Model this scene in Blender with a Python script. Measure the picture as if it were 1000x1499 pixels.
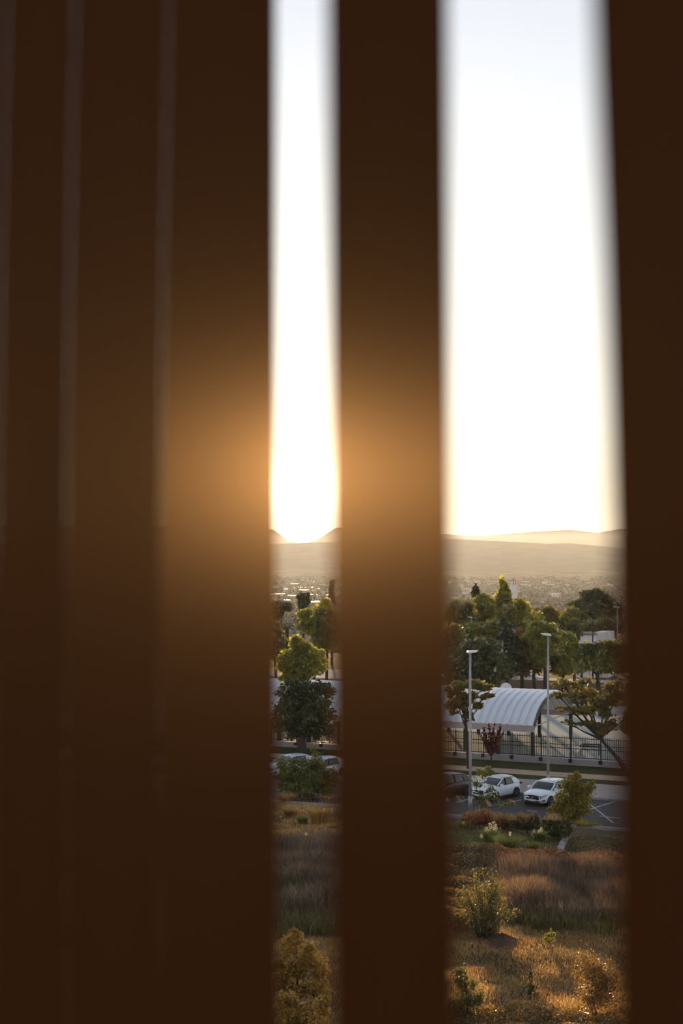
import bpy, math, random
import numpy as np
from mathutils import Vector, Matrix

for o in list(bpy.data.objects):
    bpy.data.objects.remove(o)
SC = bpy.context.scene
COL = SC.collection
rng = np.random.default_rng(7)
random.seed(7)

# ------------------------------------------------------------------ camera, sky, sun, exposure
F = 2082.0            # focal length in pixels of the 1000 x 1499 frame (50 mm)
CAMZ = 17.0           # the camera stands in an upper-floor window
HY = 800.0            # image row of the true horizon
cam = bpy.data.cameras.new('camera')
cam.lens = 50.0; cam.sensor_width = 36.0; cam.sensor_fit = 'AUTO'
cam.shift_y = (HY - 749.5) / 1499.0
cam.clip_start = 0.05; cam.clip_end = 30000
cam.dof.use_dof = True
cam.dof.focus_distance = 100.0
cam.dof.aperture_fstop = 50.0 / 24.5
camo = bpy.data.objects.new('camera', cam); COL.objects.link(camo)
camo.location = (0, 0, CAMZ); camo.rotation_euler = (math.pi / 2, 0, 0)
SC.camera = camo

SUN_AZ = math.atan2(445 - 500, F)          # seen in the left gap
SUN_EL = math.radians(2.3)
SUNDIR = Vector((math.sin(SUN_AZ) * math.cos(SUN_EL), math.cos(SUN_AZ) * math.cos(SUN_EL), math.sin(SUN_EL)))
LIGHT_EL = math.radians(3.2)
sun = bpy.data.lights.new('sun', 'SUN')
sun.energy = 9.0; sun.color = (1.0, 0.66, 0.34); sun.angle = math.radians(0.6)
suno = bpy.data.objects.new('sun', sun); COL.objects.link(suno)
suno.rotation_euler = (math.pi / 2 - LIGHT_EL, 0, math.pi - SUN_AZ)
suno.location = (0, 60, 60)

SC.view_settings.view_transform = 'Standard'
SC.view_settings.look = 'None'
SC.view_settings.exposure = 0.0
SC.view_settings.gamma = 1.0
SC.view_settings.use_curve_mapping = False

def build_world():
    w = bpy.data.worlds.new('sky'); SC.world = w; w.use_nodes = True
    nt = w.node_tree; nt.nodes.clear()
    N = nt.nodes.new; L = nt.links.new
    geo = N('ShaderNodeNewGeometry')
    neg = N('ShaderNodeVectorMath'); neg.operation = 'SCALE'; neg.inputs['Scale'].default_value = -1
    L(geo.outputs['Incoming'], neg.inputs[0])
    sep = N('ShaderNodeSeparateXYZ'); L(neg.outputs[0], sep.inputs[0])
    dot = N('ShaderNodeVectorMath'); dot.operation = 'DOT_PRODUCT'; dot.inputs[1].default_value = SUNDIR
    L(neg.outputs[0], dot.inputs[0])
    # brightness by elevation
    ramp = N('ShaderNodeValToRGB'); L(sep.outputs[2], ramp.inputs[0])
    els = ramp.color_ramp.elements
    els[0].position = 0.0; els[0].color = (1.25, 1.0, 0.70, 1)
    els[1].position = 1.0; els[1].color = (0.19, 0.26, 0.36, 1)
    for p, c in [(0.03, (1.25, 1.06, 0.80, 1)), (0.10, (1.10, 1.06, 0.98, 1)), (0.20, (0.92, 0.96, 0.98, 1)), (0.36, (0.70, 0.76, 0.88, 1)), (0.6, (0.38, 0.46, 0.60, 1))]:
        e = els.new(p); e.color = c
    # the side away from the sun is dimmer and bluer
    mr = N('ShaderNodeMapRange'); mr.inputs[1].default_value = -1; mr.inputs[2].default_value = 0.98
    mr.inputs[3].default_value = 0.75; mr.inputs[4].default_value = 1.0
    L(dot.outputs['Value'], mr.inputs[0])
    mul = N('ShaderNodeVectorMath'); mul.operation = 'SCALE'
    L(ramp.outputs[0], mul.inputs[0]); L(mr.outputs[0], mul.inputs['Scale'])
    acc = mul.outputs[0]
    # aureole: powers of the angle to the sun
    ac = N('ShaderNodeMath'); ac.operation = 'ARCCOSINE'; L(dot.outputs['Value'], ac.inputs[0])
    for width, power, amp, col in [(0.0165, 4.0, 14.0, (1.0, 0.82, 0.50)), (0.050, 2.0, 1.8, (1.0, 0.78, 0.42)), (0.17, 2.0, 0.6, (1.0, 0.86, 0.58))]:
        d = N('ShaderNodeMath'); d.operation = 'DIVIDE'; d.inputs[1].default_value = width; L(ac.outputs[0], d.inputs[0])
        p = N('ShaderNodeMath'); p.operation = 'POWER'; p.inputs[1].default_value = power; L(d.outputs[0], p.inputs[0])
        a1 = N('ShaderNodeMath'); a1.operation = 'ADD'; a1.inputs[1].default_value = 1.0; L(p.outputs[0], a1.inputs[0])
        iv = N('ShaderNodeMath'); iv.operation = 'DIVIDE'; iv.inputs[0].default_value = amp; L(a1.outputs[0], iv.inputs[1])
        sc = N('ShaderNodeVectorMath'); sc.operation = 'SCALE'; sc.inputs[0].default_value = col; L(iv.outputs[0], sc.inputs['Scale'])
        ad = N('ShaderNodeVectorMath'); ad.operation = 'ADD'; L(acc, ad.inputs[0]); L(sc.outputs[0], ad.inputs[1])
        acc = ad.outputs[0]
    bg = N('ShaderNodeBackground'); bg.inputs['Strength'].default_value = 1.0
    L(acc, bg.inputs['Color'])
    out = N('ShaderNodeOutputWorld'); L(bg.outputs[0], out.inputs['Surface'])
build_world()

# ------------------------------------------------------------------ helpers
def tag(o, label=None, cat=None, group=None, kind=None):
    if label: o['label'] = label
    if cat: o['category'] = cat
    if group: o['group'] = group
    if kind: o['kind'] = kind
    return o

def empty(name, loc=(0, 0, 0), rz=0.0, label=None, cat=None, group=None):
    o = bpy.data.objects.new(name, None); COL.objects.link(o)
    o.empty_display_size = 0.3
    o.location = loc; o.rotation_euler = (0, 0, rz)
    return tag(o, label, cat, group)

def link(name, me, mat=None, parent=None, loc=None):
    if mat is not None:
        me.materials.append(mat)
    o = bpy.data.objects.new(name, me); COL.objects.link(o)
    if parent is not None: o.parent = parent
    if loc is not None: o.location = loc
    return o

def copy_obj(o, parent=None):
    c = o.copy(); COL.objects.link(c)
    if parent is not None: c.parent = parent
    return c

def copy_tree(o, parent=None):
    kids = list(o.children)
    c = copy_obj(o, parent)
    for k in kids:
        copy_tree(k, c)
    return c

def np_mesh(name, verts, faces, smooth=False):
    """verts (N,3) and faces (M,k) arrays -> mesh, quickly"""
    verts = np.asarray(verts, dtype=np.float32); faces = np.asarray(faces, dtype=np.int32)
    me = bpy.data.meshes.new(name)
    k = faces.shape[1]; m = len(faces)
    me.vertices.add(len(verts)); me.vertices.foreach_set('co', verts.ravel())
    me.loops.add(m * k); me.loops.foreach_set('vertex_index', faces.ravel())
    me.polygons.add(m)
    me.polygons.foreach_set('loop_start', np.arange(m, dtype=np.int32) * k)
    me.polygons.foreach_set('loop_total', np.full(m, k, dtype=np.int32))
    if smooth: me.polygons.foreach_set('use_smooth', np.ones(m, dtype=bool))
    me.update(calc_edges=True)
    return me

class MB:
    """collects boxes, tubes, lofts into one mesh"""
    def __init__(self): self.v = []; self.f = []
    def add(self, vs, fs):
        b = len(self.v); self.v += [tuple(p) for p in vs]; self.f += [tuple(i + b for i in f) for f in fs]
        return self
    def box(self, c, s, rot=None):
        x, y, z = s[0] / 2, s[1] / 2, s[2] / 2
        vs = [Vector(p) for p in ((-x, -y, -z), (x, -y, -z), (x, y, -z), (-x, y, -z), (-x, -y, z), (x, -y, z), (x, y, z), (-x, y, z))]
        if rot is not None: vs = [rot @ p for p in vs]
        vs = [p + Vector(c) for p in vs]
        return self.add(vs, [(0, 3, 2, 1), (4, 5, 6, 7), (0, 1, 5, 4), (1, 2, 6, 5), (2, 3, 7, 6), (3, 0, 4, 7)])
    def tube(self, pts, radii, n=8, caps=True):
        pts = [Vector(p) for p in pts]; rings = []
        vs = []; fs = []
        for i, p in enumerate(pts):
            d = (pts[min(i + 1, len(pts) - 1)] - pts[max(i - 1, 0)]).normalized()
            a = Vector((1, 0, 0)) if abs(d.x) < 0.8 else Vector((0, 1, 0))
            u = d.cross(a).normalized(); w = d.cross(u)
            r = radii[i] if hasattr(radii, '__len__') else radii
            for k in range(n):
                t = 2 * math.pi * k / n
                vs.append(p + u * (r * math.cos(t)) + w * (r * math.sin(t)))
        for i in range(len(pts) - 1):
            for k in range(n):
                k2 = (k + 1) % n
                fs.append((i * n + k, i * n + k2, (i + 1) * n + k2, (i + 1) * n + k))
        if caps:
            fs.append(tuple(range(n))[::-1]); fs.append(tuple((len(pts) - 1) * n + k for k in range(n)))
        return self.add(vs, fs)
    def loft(self, rings, close=True, caps=True):
        n = len(rings[0]); vs = [p for r in rings for p in r]; fs = []
        for i in range(len(rings) - 1):
            for k in range(n if close else n - 1):
                k2 = (k + 1) % n
                fs.append((i * n + k, i * n + k2, (i + 1) * n + k2, (i + 1) * n + k))
        if caps:
            fs.append(tuple(range(n))[::-1]); fs.append(tuple((len(rings) - 1) * n + k for k in range(n)))
        return self.add(vs, fs)
    def build(self, name, mat=None, parent=None, smooth=False, loc=None):
        me = bpy.data.meshes.new(name); me.from_pydata([tuple(p) for p in self.v], [], self.f)
        if smooth:
            me.polygons.foreach_set('use_smooth', np.ones(len(me.polygons), dtype=bool))
        me.update()
        return link(name, me, mat, parent, loc)

# ------------------------------------------------------------------ materials
def mat_new(name):
    m = bpy.data.materials.new(name); m.use_nodes = True
    nt = m.node_tree; nt.nodes.clear()
    return m, nt, nt.nodes.new, nt.links.new

def mat_plain(name, col, rough=0.6, metal=0.0, var=0.12, scale=6.0, bump=0.0, spec=0.5, coat=0.0):
    m, nt, N, L = mat_new(name)
    out = N('ShaderNodeOutputMaterial'); b = N('ShaderNodeBsdfPrincipled'); L(b.outputs[0], out.inputs[0])
    tc = N('ShaderNodeTexCoord'); ns = N('ShaderNodeTexNoise'); ns.inputs['Scale'].default_value = scale; ns.inputs['Detail'].default_value = 6
    L(tc.outputs['Object'], ns.inputs['Vector'])
    mr = N('ShaderNodeMapRange'); mr.inputs[1].default_value = 0.3; mr.inputs[2].default_value = 0.7
    mr.inputs[3].default_value = 1 - var; mr.inputs[4].default_value = 1 + var
    L(ns.outputs[0], mr.inputs[0])
    sc = N('ShaderNodeVectorMath'); sc.operation = 'SCALE'; sc.inputs[0].default_value = col[:3]; L(mr.outputs[0], sc.inputs['Scale'])
    L(sc.outputs[0], b.inputs['Base Color'])
    b.inputs['Roughness'].default_value = rough; b.inputs['Metallic'].default_value = metal
    b.inputs['Specular IOR Level'].default_value = spec; b.inputs['Coat Weight'].default_value = coat
    if bump:
        bp = N('ShaderNodeBump'); bp.inputs['Strength'].default_value = bump; bp.inputs['Distance'].default_value = 0.05
        L(ns.outputs[0], bp.inputs['Height']); L(bp.outputs[0], b.inputs['Normal'])
    return m

def mat_leaf(name, c1, c2, c3=None, trans=0.5, scale=0.35, spec=0.25):
    """leaves: colour varies from leaf to leaf and in broad patches; light passes through"""
    c1, c2 = [tuple(min(.9, v * 1.55) for v in c) for c in (c1, c2)]; c3 = tuple(min(.9, v * 1.4) for v in c3) if c3 else None
    m, nt, N, L = mat_new(name)
    out = N('ShaderNodeOutputMaterial')
    geo = N('ShaderNodeNewGeometry')
    ns = N('ShaderNodeTexNoise'); ns.inputs['Scale'].default_value = scale; ns.inputs['Detail'].default_value = 3
    L(geo.outputs['Position'], ns.inputs['Vector'])
    st = N('ShaderNodeMapRange'); st.inputs[1].default_value = 0.3; st.inputs[2].default_value = 0.7; L(ns.outputs[0], st.inputs[0])
    ad = N('ShaderNodeMath'); ad.operation = 'ADD'; L(geo.outputs['Random Per Island'], ad.inputs[0]); L(st.outputs[0], ad.inputs[1])
    hf = N('ShaderNodeMath'); hf.operation = 'MULTIPLY'; hf.inputs[1].default_value = 0.5; L(ad.outputs[0], hf.inputs[0])
    ramp = N('ShaderNodeValToRGB'); L(hf.outputs[0], ramp.inputs[0])
    e = ramp.color_ramp.elements
    e[0].position = 0.2; e[0].color = (*c1, 1); e[1].position = 0.62; e[1].color = (*c2, 1)
    if c3:
        x = e.new(0.82); x.color = (*c3, 1)
    d = N('ShaderNodeBsdfDiffuse'); t = N('ShaderNodeBsdfTranslucent'); L(ramp.outputs[0], d.inputs[0])
    tint = N('ShaderNodeMix'); tint.data_type = 'RGBA'; tint.blend_type = 'MULTIPLY'; tint.inputs[0].default_value = 1.0
    L(ramp.outputs[0], tint.inputs[6]); tint.inputs[7].default_value = (1.5, 1.45, 0.8, 1)
    L(tint.outputs[2], t.inputs[0])
    mx = N('ShaderNodeMixShader'); mx.inputs[0].default_value = trans; L(d.outputs[0], mx.inputs[1]); L(t.outputs[0], mx.inputs[2])
    g = N('ShaderNodeBsdfGlossy'); g.inputs['Roughness'].default_value = 0.45; g.inputs[0].default_value = (0.9, 0.9, 0.9, 1)
    lw = N('ShaderNodeFresnel'); lw.inputs[0].default_value = 1.35
    fm = N('ShaderNodeMath'); fm.operation = 'MULTIPLY'; fm.inputs[1].default_value = spec; L(lw.outputs[0], fm.inputs[0])
    m2 = N('ShaderNodeMixShader'); L(fm.outputs[0], m2.inputs[0]); L(mx.outputs[0], m2.inputs[1]); L(g.outputs[0], m2.inputs[2])
    L(m2.outputs[0], out.inputs[0])
    return m

M = {}
M['asphalt'] = mat_plain('asphalt', (0.034, 0.031, 0.035), 0.85, var=0.25, scale=3, bump=0.2)
M['sidewalk'] = mat_plain('paving', (0.33, 0.27, 0.25), 0.9, var=0.12, scale=2)
M['kerb'] = mat_plain('kerb_stone', (0.30, 0.27, 0.26), 0.9, var=0.1, scale=3)
M['lawn'] = mat_plain('mown_lawn', (0.040, 0.042, 0.014), 0.95, spec=0.1, var=0.4, scale=1.2, bump=0.5)
M['sandpath'] = mat_plain('sandy_path', (0.42, 0.28, 0.18), 0.95, var=0.1, scale=1.5)
M['concrete'] = mat_plain('grey_concrete', (0.30, 0.27, 0.27), 0.85, var=0.12, scale=1.2)
M['paleconcrete'] = mat_plain('pale_concrete', (0.52, 0.45, 0.42), 1.0, spec=0.05, var=0.12, scale=0.5)
M['court'] = mat_plain('court_surface', (0.36, 0.39, 0.36), 1.0, spec=0.05, var=0.08, scale=0.6)
M['courtred'] = mat_plain('court_edge_surface', (0.42, 0.33, 0.29), 1.0, spec=0.05, var=0.08, scale=0.6)
M['iron'] = mat_plain('black_iron', (0.016, 0.015, 0.016), 0.5, metal=0.3, var=0.2)
M['steel'] = mat_plain('galvanised_steel', (0.36, 0.35, 0.36), 0.45, metal=0.4, var=0.1, scale=3)
M['handrail'] = mat_plain('bright_handrail_steel', (0.75, 0.72, 0.68), 0.3, metal=0.8, var=0.05)
M['roofmetal'] = mat_plain('white_sheet_metal', (0.80, 0.81, 0.84), 0.4, metal=0.05, var=0.06, scale=1.0)
M['roofedge'] = mat_plain('roof_edge_metal', (0.40, 0.36, 0.37), 0.5, var=0.06)
M['darksteel'] = mat_plain('dark_column_steel', (0.030, 0.028, 0.028), 0.5, metal=0.3)
M['white'] = mat_plain('white_board', (0.75, 0.75, 0.76), 0.5, var=0.04)
M['lampwhite'] = mat_plain('lamp_head_white', (0.80, 0.76, 0.72), 0.4, var=0.03)
M['paint'] = mat_plain('white_car_paint', (0.78, 0.80, 0.84), 0.25, var=0.02, coat=0.6)
M['paintdark'] = mat_plain('dark_red_car_paint', (0.040, 0.016, 0.013), 0.3, var=0.02, coat=0.6)
M['paintsilver'] = mat_plain('silver_car_paint', (0.55, 0.58, 0.62), 0.3, var=0.02, coat=0.6)
M['glass'] = mat_plain('tinted_car_glass', (0.010, 0.011, 0.012), 0.06, var=0.02, spec=0.8)
M['rubber'] = mat_plain('tyre_rubber', (0.014, 0.013, 0.013), 0.85)
M['alloy'] = mat_plain('wheel_alloy', (0.16, 0.14, 0.13), 0.4, metal=0.6)
M['blackplastic'] = mat_plain('black_plastic', (0.012, 0.012, 0.014), 0.45)
M['lens'] = mat_plain('headlight_lens', (0.45, 0.47, 0.50), 0.12, var=0.02, spec=0.8)
M['redlens'] = mat_plain('tail_light_lens', (0.22, 0.02, 0.02), 0.2, var=0.02)
M['marking'] = mat_plain('white_road_paint', (0.42, 0.40, 0.40), 0.8, var=0.25, scale=5)
M['bark'] = mat_plain('tree_bark', (0.050, 0.036, 0.026), 0.9, var=0.3, scale=4, bump=0.4)
M['wallpale'] = mat_plain('pale_render', (0.62, 0.56, 0.50), 0.9, var=0.08, scale=0.3)
M['wallwhite'] = mat_plain('white_render', (0.74, 0.73, 0.73), 0.8, var=0.05, scale=0.3)
M['wallbrown'] = mat_plain('brown_masonry', (0.20, 0.14, 0.105), 0.9, var=0.15, scale=0.6)
M['rooftile'] = mat_plain('terracotta_roof', (0.30, 0.16, 0.10), 0.85, var=0.15, scale=0.5)
M['roofpale'] = mat_plain('pale_flat_roof', (0.72, 0.66, 0.60), 0.6, var=0.05, scale=0.3)
M['windowdark'] = mat_plain('dark_window', (0.03, 0.03, 0.04), 0.15, var=0.02)
M['soil'] = mat_plain('brown_soil', (0.085, 0.045, 0.026), 0.95, var=0.35, scale=2.0, bump=0.6)
M['stone'] = mat_plain('path_stone', (0.34, 0.28, 0.25), 0.9, var=0.15, scale=1.5)
M['roomwall'] = mat_plain('room_paint', (0.35, 0.27, 0.21), 0.8, var=0.03)
M['roomfloor'] = mat_plain('room_floor_wood', (0.16, 0.09, 0.055), 0.5, var=0.15, scale=3)
M['rail'] = mat_plain('brown_rail_metal', (0.05, 0.035, 0.028), 0.5, var=0.03)

# foliage
M['leaf_yellowgreen'] = mat_leaf('leaf_yellow_green', (0.085, 0.090, 0.018), (0.20, 0.195, 0.038), (0.37, 0.32, 0.08))
M['leaf_mid'] = mat_leaf('leaf_mid_green', (0.052, 0.056, 0.017), (0.115, 0.117, 0.032), (0.21, 0.19, 0.06))
M['leaf_dark'] = mat_leaf('leaf_dark_green', (0.026, 0.030, 0.013), (0.056, 0.062, 0.023), (0.11, 0.105, 0.035), trans=0.3)
M['leaf_conifer'] = mat_leaf('leaf_conifer', (0.018, 0.024, 0.013), (0.036, 0.043, 0.021), (0.065, 0.065, 0.03), trans=0.2)
M['leaf_olive'] = mat_leaf('leaf_olive', (0.055, 0.055, 0.02), (0.11, 0.10, 0.035), (0.20, 0.15, 0.05))
M['leaf_gold'] = mat_leaf('leaf_gold', (0.11, 0.090, 0.016), (0.25, 0.20, 0.035), (0.42, 0.33, 0.08), trans=0.5)
M['leaf_amber_lit'] = mat_leaf('leaf_amber_lit', (0.15, 0.090, 0.022), (0.34, 0.21, 0.05), (0.55, 0.38, 0.12), trans=0.5)  # golden leaf colour, brightened so the shaded shrubs look sunlit
M['leaf_red'] = mat_leaf('leaf_dark_red', (0.050, 0.009, 0.009), (0.10, 0.018, 0.016), (0.17, 0.035, 0.025), trans=0.4)
M['leaf_russet'] = mat_leaf('leaf_russet', (0.13, 0.046, 0.020), (0.26, 0.098, 0.040), (0.42, 0.19, 0.07), trans=0.45)
M['leaf_brown'] = mat_leaf('leaf_brown', (0.07, 0.045, 0.018), (0.16, 0.095, 0.035), (0.28, 0.17, 0.06), trans=0.45)
M['blade_green'] = mat_leaf('blade_green', (0.050, 0.060, 0.020), (0.10, 0.115, 0.035), (0.18, 0.17, 0.06), trans=0.5, scale=0.8)
M['blade_dry'] = mat_leaf('blade_dry', (0.15, 0.080, 0.038), (0.30, 0.175, 0.082), (0.50, 0.33, 0.16), trans=0.5, scale=0.5)
M['blade_mauve'] = mat_leaf('blade_mauve', (0.055, 0.036, 0.033), (0.110, 0.073, 0.064), (0.21, 0.145, 0.12), trans=0.5, scale=0.4)
M['leaf_shrub'] = mat_leaf('leaf_thin_shrub', (0.030, 0.028, 0.012), (0.060, 0.052, 0.022), (0.15, 0.12, 0.045), trans=0.4, scale=1.2)
M['leaf_woods'] = mat_leaf('leaf_far_woods', (0.028, 0.026, 0.017), (0.048, 0.043, 0.028), (0.08, 0.07, 0.04), trans=0.2)
M['blade_bright'] = mat_leaf('blade_bright_green', (0.075, 0.080, 0.022), (0.16, 0.16, 0.045), (0.30, 0.28, 0.10), trans=0.55, scale=0.8)
M['blade_olive'] = mat_leaf('blade_olive', (0.030, 0.028, 0.012), (0.060, 0.055, 0.024), (0.11, 0.09, 0.04), trans=0.5, scale=0.6)
M['plume'] = mat_leaf('plume_cream', (0.56, 0.46, 0.37), (0.58, 0.50, 0.42), (0.64, 0.58, 0.50), trans=0.5)
M['flower'] = mat_leaf('flower_white', (0.70, 0.66, 0.64), (0.85, 0.80, 0.78), trans=0.3)

def ground_material():
    m, nt, N, L = mat_new('garden_ground')
    out = N('ShaderNodeOutputMaterial'); b = N('ShaderNodeBsdfPrincipled'); L(b.outputs[0], out.inputs[0])
    b.inputs['Roughness'].default_value = 0.95; b.inputs['Specular IOR Level'].default_value = 0.1
    tc = N('ShaderNodeTexCoord')
    n1 = N('ShaderNodeTexNoise'); n1.inputs['Scale'].default_value = 0.33; n1.inputs['Detail'].default_value = 8; n1.inputs['Roughness'].default_value = 0.65
    n2 = N('ShaderNodeTexNoise'); n2.inputs['Scale'].default_value = 4.0; n2.inputs['Detail'].default_value = 8
    for n in (n1, n2): L(tc.outputs['Object'], n.inputs['Vector'])
    r1 = N('ShaderNodeValToRGB'); L(n1.outputs[0], r1.inputs[0])
    e = r1.color_ramp.elements
    e[0].position = 0.30; e[0].color = (0.045, 0.050, 0.022, 1); e[1].position = 0.70; e[1].color = (0.22, 0.135, 0.066, 1)
    x = e.new(0.45); x.color = (0.085, 0.072, 0.036, 1); x = e.new(0.57); x.color = (0.14, 0.085, 0.045, 1)
    r2 = N('ShaderNodeMapRange'); r2.inputs[1].default_value = 0.3; r2.inputs[2].default_value = 0.7; r2.inputs[3].default_value = 0.55; r2.inputs[4].default_value = 1.4
    L(n2.outputs[0], r2.inputs[0])
    sc = N('ShaderNodeVectorMath'); sc.operation = 'SCALE'; L(r1.outputs[0], sc.inputs[0]); L(r2.outputs[0], sc.inputs['Scale'])
    L(sc.outputs[0], b.inputs['Base Color'])
    bp = N('ShaderNodeBump'); bp.inputs['Strength'].default_value = 0.7; bp.inputs['Distance'].default_value = 0.12
    L(n2.outputs[0], bp.inputs['Height']); L(bp.outputs[0], b.inputs['Normal'])
    return m
M['ground'] = ground_material()

def hill_material(name, ca, cb, scale):
    m, nt, N, L = mat_new(name)
    out = N('ShaderNodeOutputMaterial'); b = N('ShaderNodeBsdfDiffuse'); L(b.outputs[0], out.inputs[0])
    tc = N('ShaderNodeTexCoord'); n1 = N('ShaderNodeTexNoise'); n1.inputs['Scale'].default_value = scale; n1.inputs['Detail'].default_value = 10; n1.inputs['Roughness'].default_value = 0.6
    L(tc.outputs['Object'], n1.inputs['Vector'])
    r1 = N('ShaderNodeValToRGB'); L(n1.outputs[0], r1.inputs[0])
    e = r1.color_ramp.elements
    e[0].position = 0.38; e[0].color = (*ca, 1); e[1].position = 0.64; e[1].color = (*cb, 1)
    L(r1.outputs[0], b.inputs[0])
    return m
M['valley'] = hill_material('valley_fields', (0.05, 0.055, 0.03), (0.22, 0.17, 0.11), 0.012)
M['hill'] = hill_material('wooded_hill', (0.055, 0.050, 0.033), (0.095, 0.078, 0.052), 0.010)

def slat_material():
    """brown woven blind cloth: a little light comes through, most of it straight on"""
    m, nt, N, L = mat_new('brown_blind_cloth')
    out = N('ShaderNodeOutputMaterial')
    tc = N('ShaderNodeTexCoord')
    mp = N('ShaderNodeMapping'); mp.inputs['Scale'].default_value = (900, 900, 900); L(tc.outputs['Object'], mp.inputs[0])
    wv = N('ShaderNodeTexNoise'); wv.inputs['Scale'].default_value = 1.0; L(mp.outputs[0], wv.inputs[0])
    rp = N('ShaderNodeMapRange'); rp.inputs[3].default_value = 0.8; rp.inputs[4].default_value = 1.2; L(wv.outputs[0], rp.inputs[0])
    def tinted(col):
        s = N('ShaderNodeVectorMath'); s.operation = 'SCALE'; s.inputs[0].default_value = col; L(rp.outputs[0], s.inputs['Scale']); return s.outputs[0]
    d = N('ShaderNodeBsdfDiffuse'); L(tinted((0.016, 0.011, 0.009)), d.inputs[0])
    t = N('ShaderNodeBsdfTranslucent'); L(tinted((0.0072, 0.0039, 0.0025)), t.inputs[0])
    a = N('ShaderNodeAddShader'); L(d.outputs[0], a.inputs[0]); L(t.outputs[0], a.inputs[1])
    r = N('ShaderNodeBsdfRefraction'); r.distribution = 'GGX'; r.inputs['IOR'].default_value = 1.12; r.inputs['Roughness'].default_value = 0.72  # this forward lobe and the narrower one below imitate lens glow near the sun
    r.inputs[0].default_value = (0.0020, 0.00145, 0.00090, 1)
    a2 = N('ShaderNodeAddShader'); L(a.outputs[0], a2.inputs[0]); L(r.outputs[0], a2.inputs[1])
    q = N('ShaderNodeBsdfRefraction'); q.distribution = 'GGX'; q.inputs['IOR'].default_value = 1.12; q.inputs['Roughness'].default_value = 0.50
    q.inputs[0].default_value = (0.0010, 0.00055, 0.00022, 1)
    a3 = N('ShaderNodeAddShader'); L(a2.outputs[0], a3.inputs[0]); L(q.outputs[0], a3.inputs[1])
    L(a3.outputs[0], out.inputs[0])
    return m
M['slat'] = slat_material()

# ------------------------------------------------------------------ ground geometry: road frame (r along the street, s across it)
UA = math.radians(24.0)
U = np.array((math.cos(UA), -math.sin(UA))); NV = np.array((math.sin(UA), math.cos(UA)))
ROT = Matrix.Rotation(-UA, 3, 'Z')
S_LOT0, S_LOT1, S_WALK, S_G1, S_PATH, S_WALL = 84.6, 94.3, 99.85, 101.5, 103.8, 107.25
def rs(r, s): p = U * r + NV * s; return float(p[0]), float(p[1])
def to_rs(x, y): return x * U[0] + y * U[1], x * NV[0] + y * NV[1]

def terrain_z(x, y):
    x = np.asarray(x, float); y = np.asarray(y, float)
    s = x * NV[0] + y * NV[1]
    d = np.clip(S_LOT0 - 0.3 - s, 0, None)
    near = 0.055 * d + np.where(d > 0, 1, 0) * np.minimum(d / 4, 1) * (0.13 * np.sin(x * 0.9 + 1.3) * np.cos(y * 0.6) + 0.10 * np.sin(x * 0.35 + y * 0.42) + 0.05 * np.sin(2.3 * x) * np.sin(1.7 * y + 1))
    far = np.clip(y - 210, 0, None)
    drop = -62 * (1 - np.exp(-far / 900.0)) * np.clip(far / 120, 0, 1)
    return near + drop - np.where((s > S_LOT0 - 0.3) & (s < 180), 0.06, 0.0)
def tz(x, y): return float(terrain_z(x, y))

def ground_at(px, py):
    """where the line of sight through a pixel of the photograph meets the ground"""
    kx = (px - 500) / F; kz = (HY - py) / F
    lo, hi = 20.0, 6000.0
    f = lambda Y: CAMZ + kz * Y - tz(kx * Y, Y)
    for Y in np.concatenate([np.arange(25, 300, 2.0), np.arange(300, 6000, 40.0)]):
        if f(Y) < 0:
            hi = Y; break
        lo = Y
    for _ in range(40):
        mid = (lo + hi) / 2
        if f(mid) < 0: hi = mid
        else: lo = mid
    Y = (lo + hi) / 2
    return kx * Y, Y, tz(kx * Y, Y)
def at(px, py, Y): return ((px - 500) / F * Y, Y, CAMZ + (HY - py) / F * Y)
def ppm(Y): return F / Y

def grid_mesh(name, xs, ys, zf, mat, kind='structure', smooth=True):
    X, Y = np.meshgrid(xs, ys); Z = zf(X, Y)
    v = np.stack([X.ravel(), Y.ravel(), Z.ravel()], 1)
    nx, ny = len(xs), len(ys)
    i = (np.arange(ny - 1)[:, None] * nx + np.arange(nx - 1)[None, :]).ravel()
    f = np.stack([i, i + 1, i + nx + 1, i + nx], 1)
    o = link(name, np_mesh(name, v, f, smooth), mat); o['kind'] = kind
    return o

grid_mesh('ground', np.linspace(-60, 70, 160), np.concatenate([np.linspace(6, 130, 190), np.linspace(133, 230, 30)]), terrain_z, M['ground'])
grid_mesh('ground_valley', np.linspace(-1500, 1700, 60), np.concatenate([np.linspace(226, 1200, 40), np.linspace(1260, 5200, 50)]),
          lambda x, y: terrain_z(x, y) - 0.05, M['valley'])

def strip(name, r0, r1, s0, s1, z0, z1, mat, kind='structure', parent=None):
    b = MB(); c = rs((r0 + r1) / 2, (s0 + s1) / 2)
    b.box((0, 0, 0), (r1 - r0, s1 - s0, z1 - z0))
    o = b.build(name, mat, parent); o.location = (c[0], c[1], (z0 + z1) / 2); o.rotation_euler = (0, 0, -UA)
    if kind: o['kind'] = kind
    return o

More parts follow.
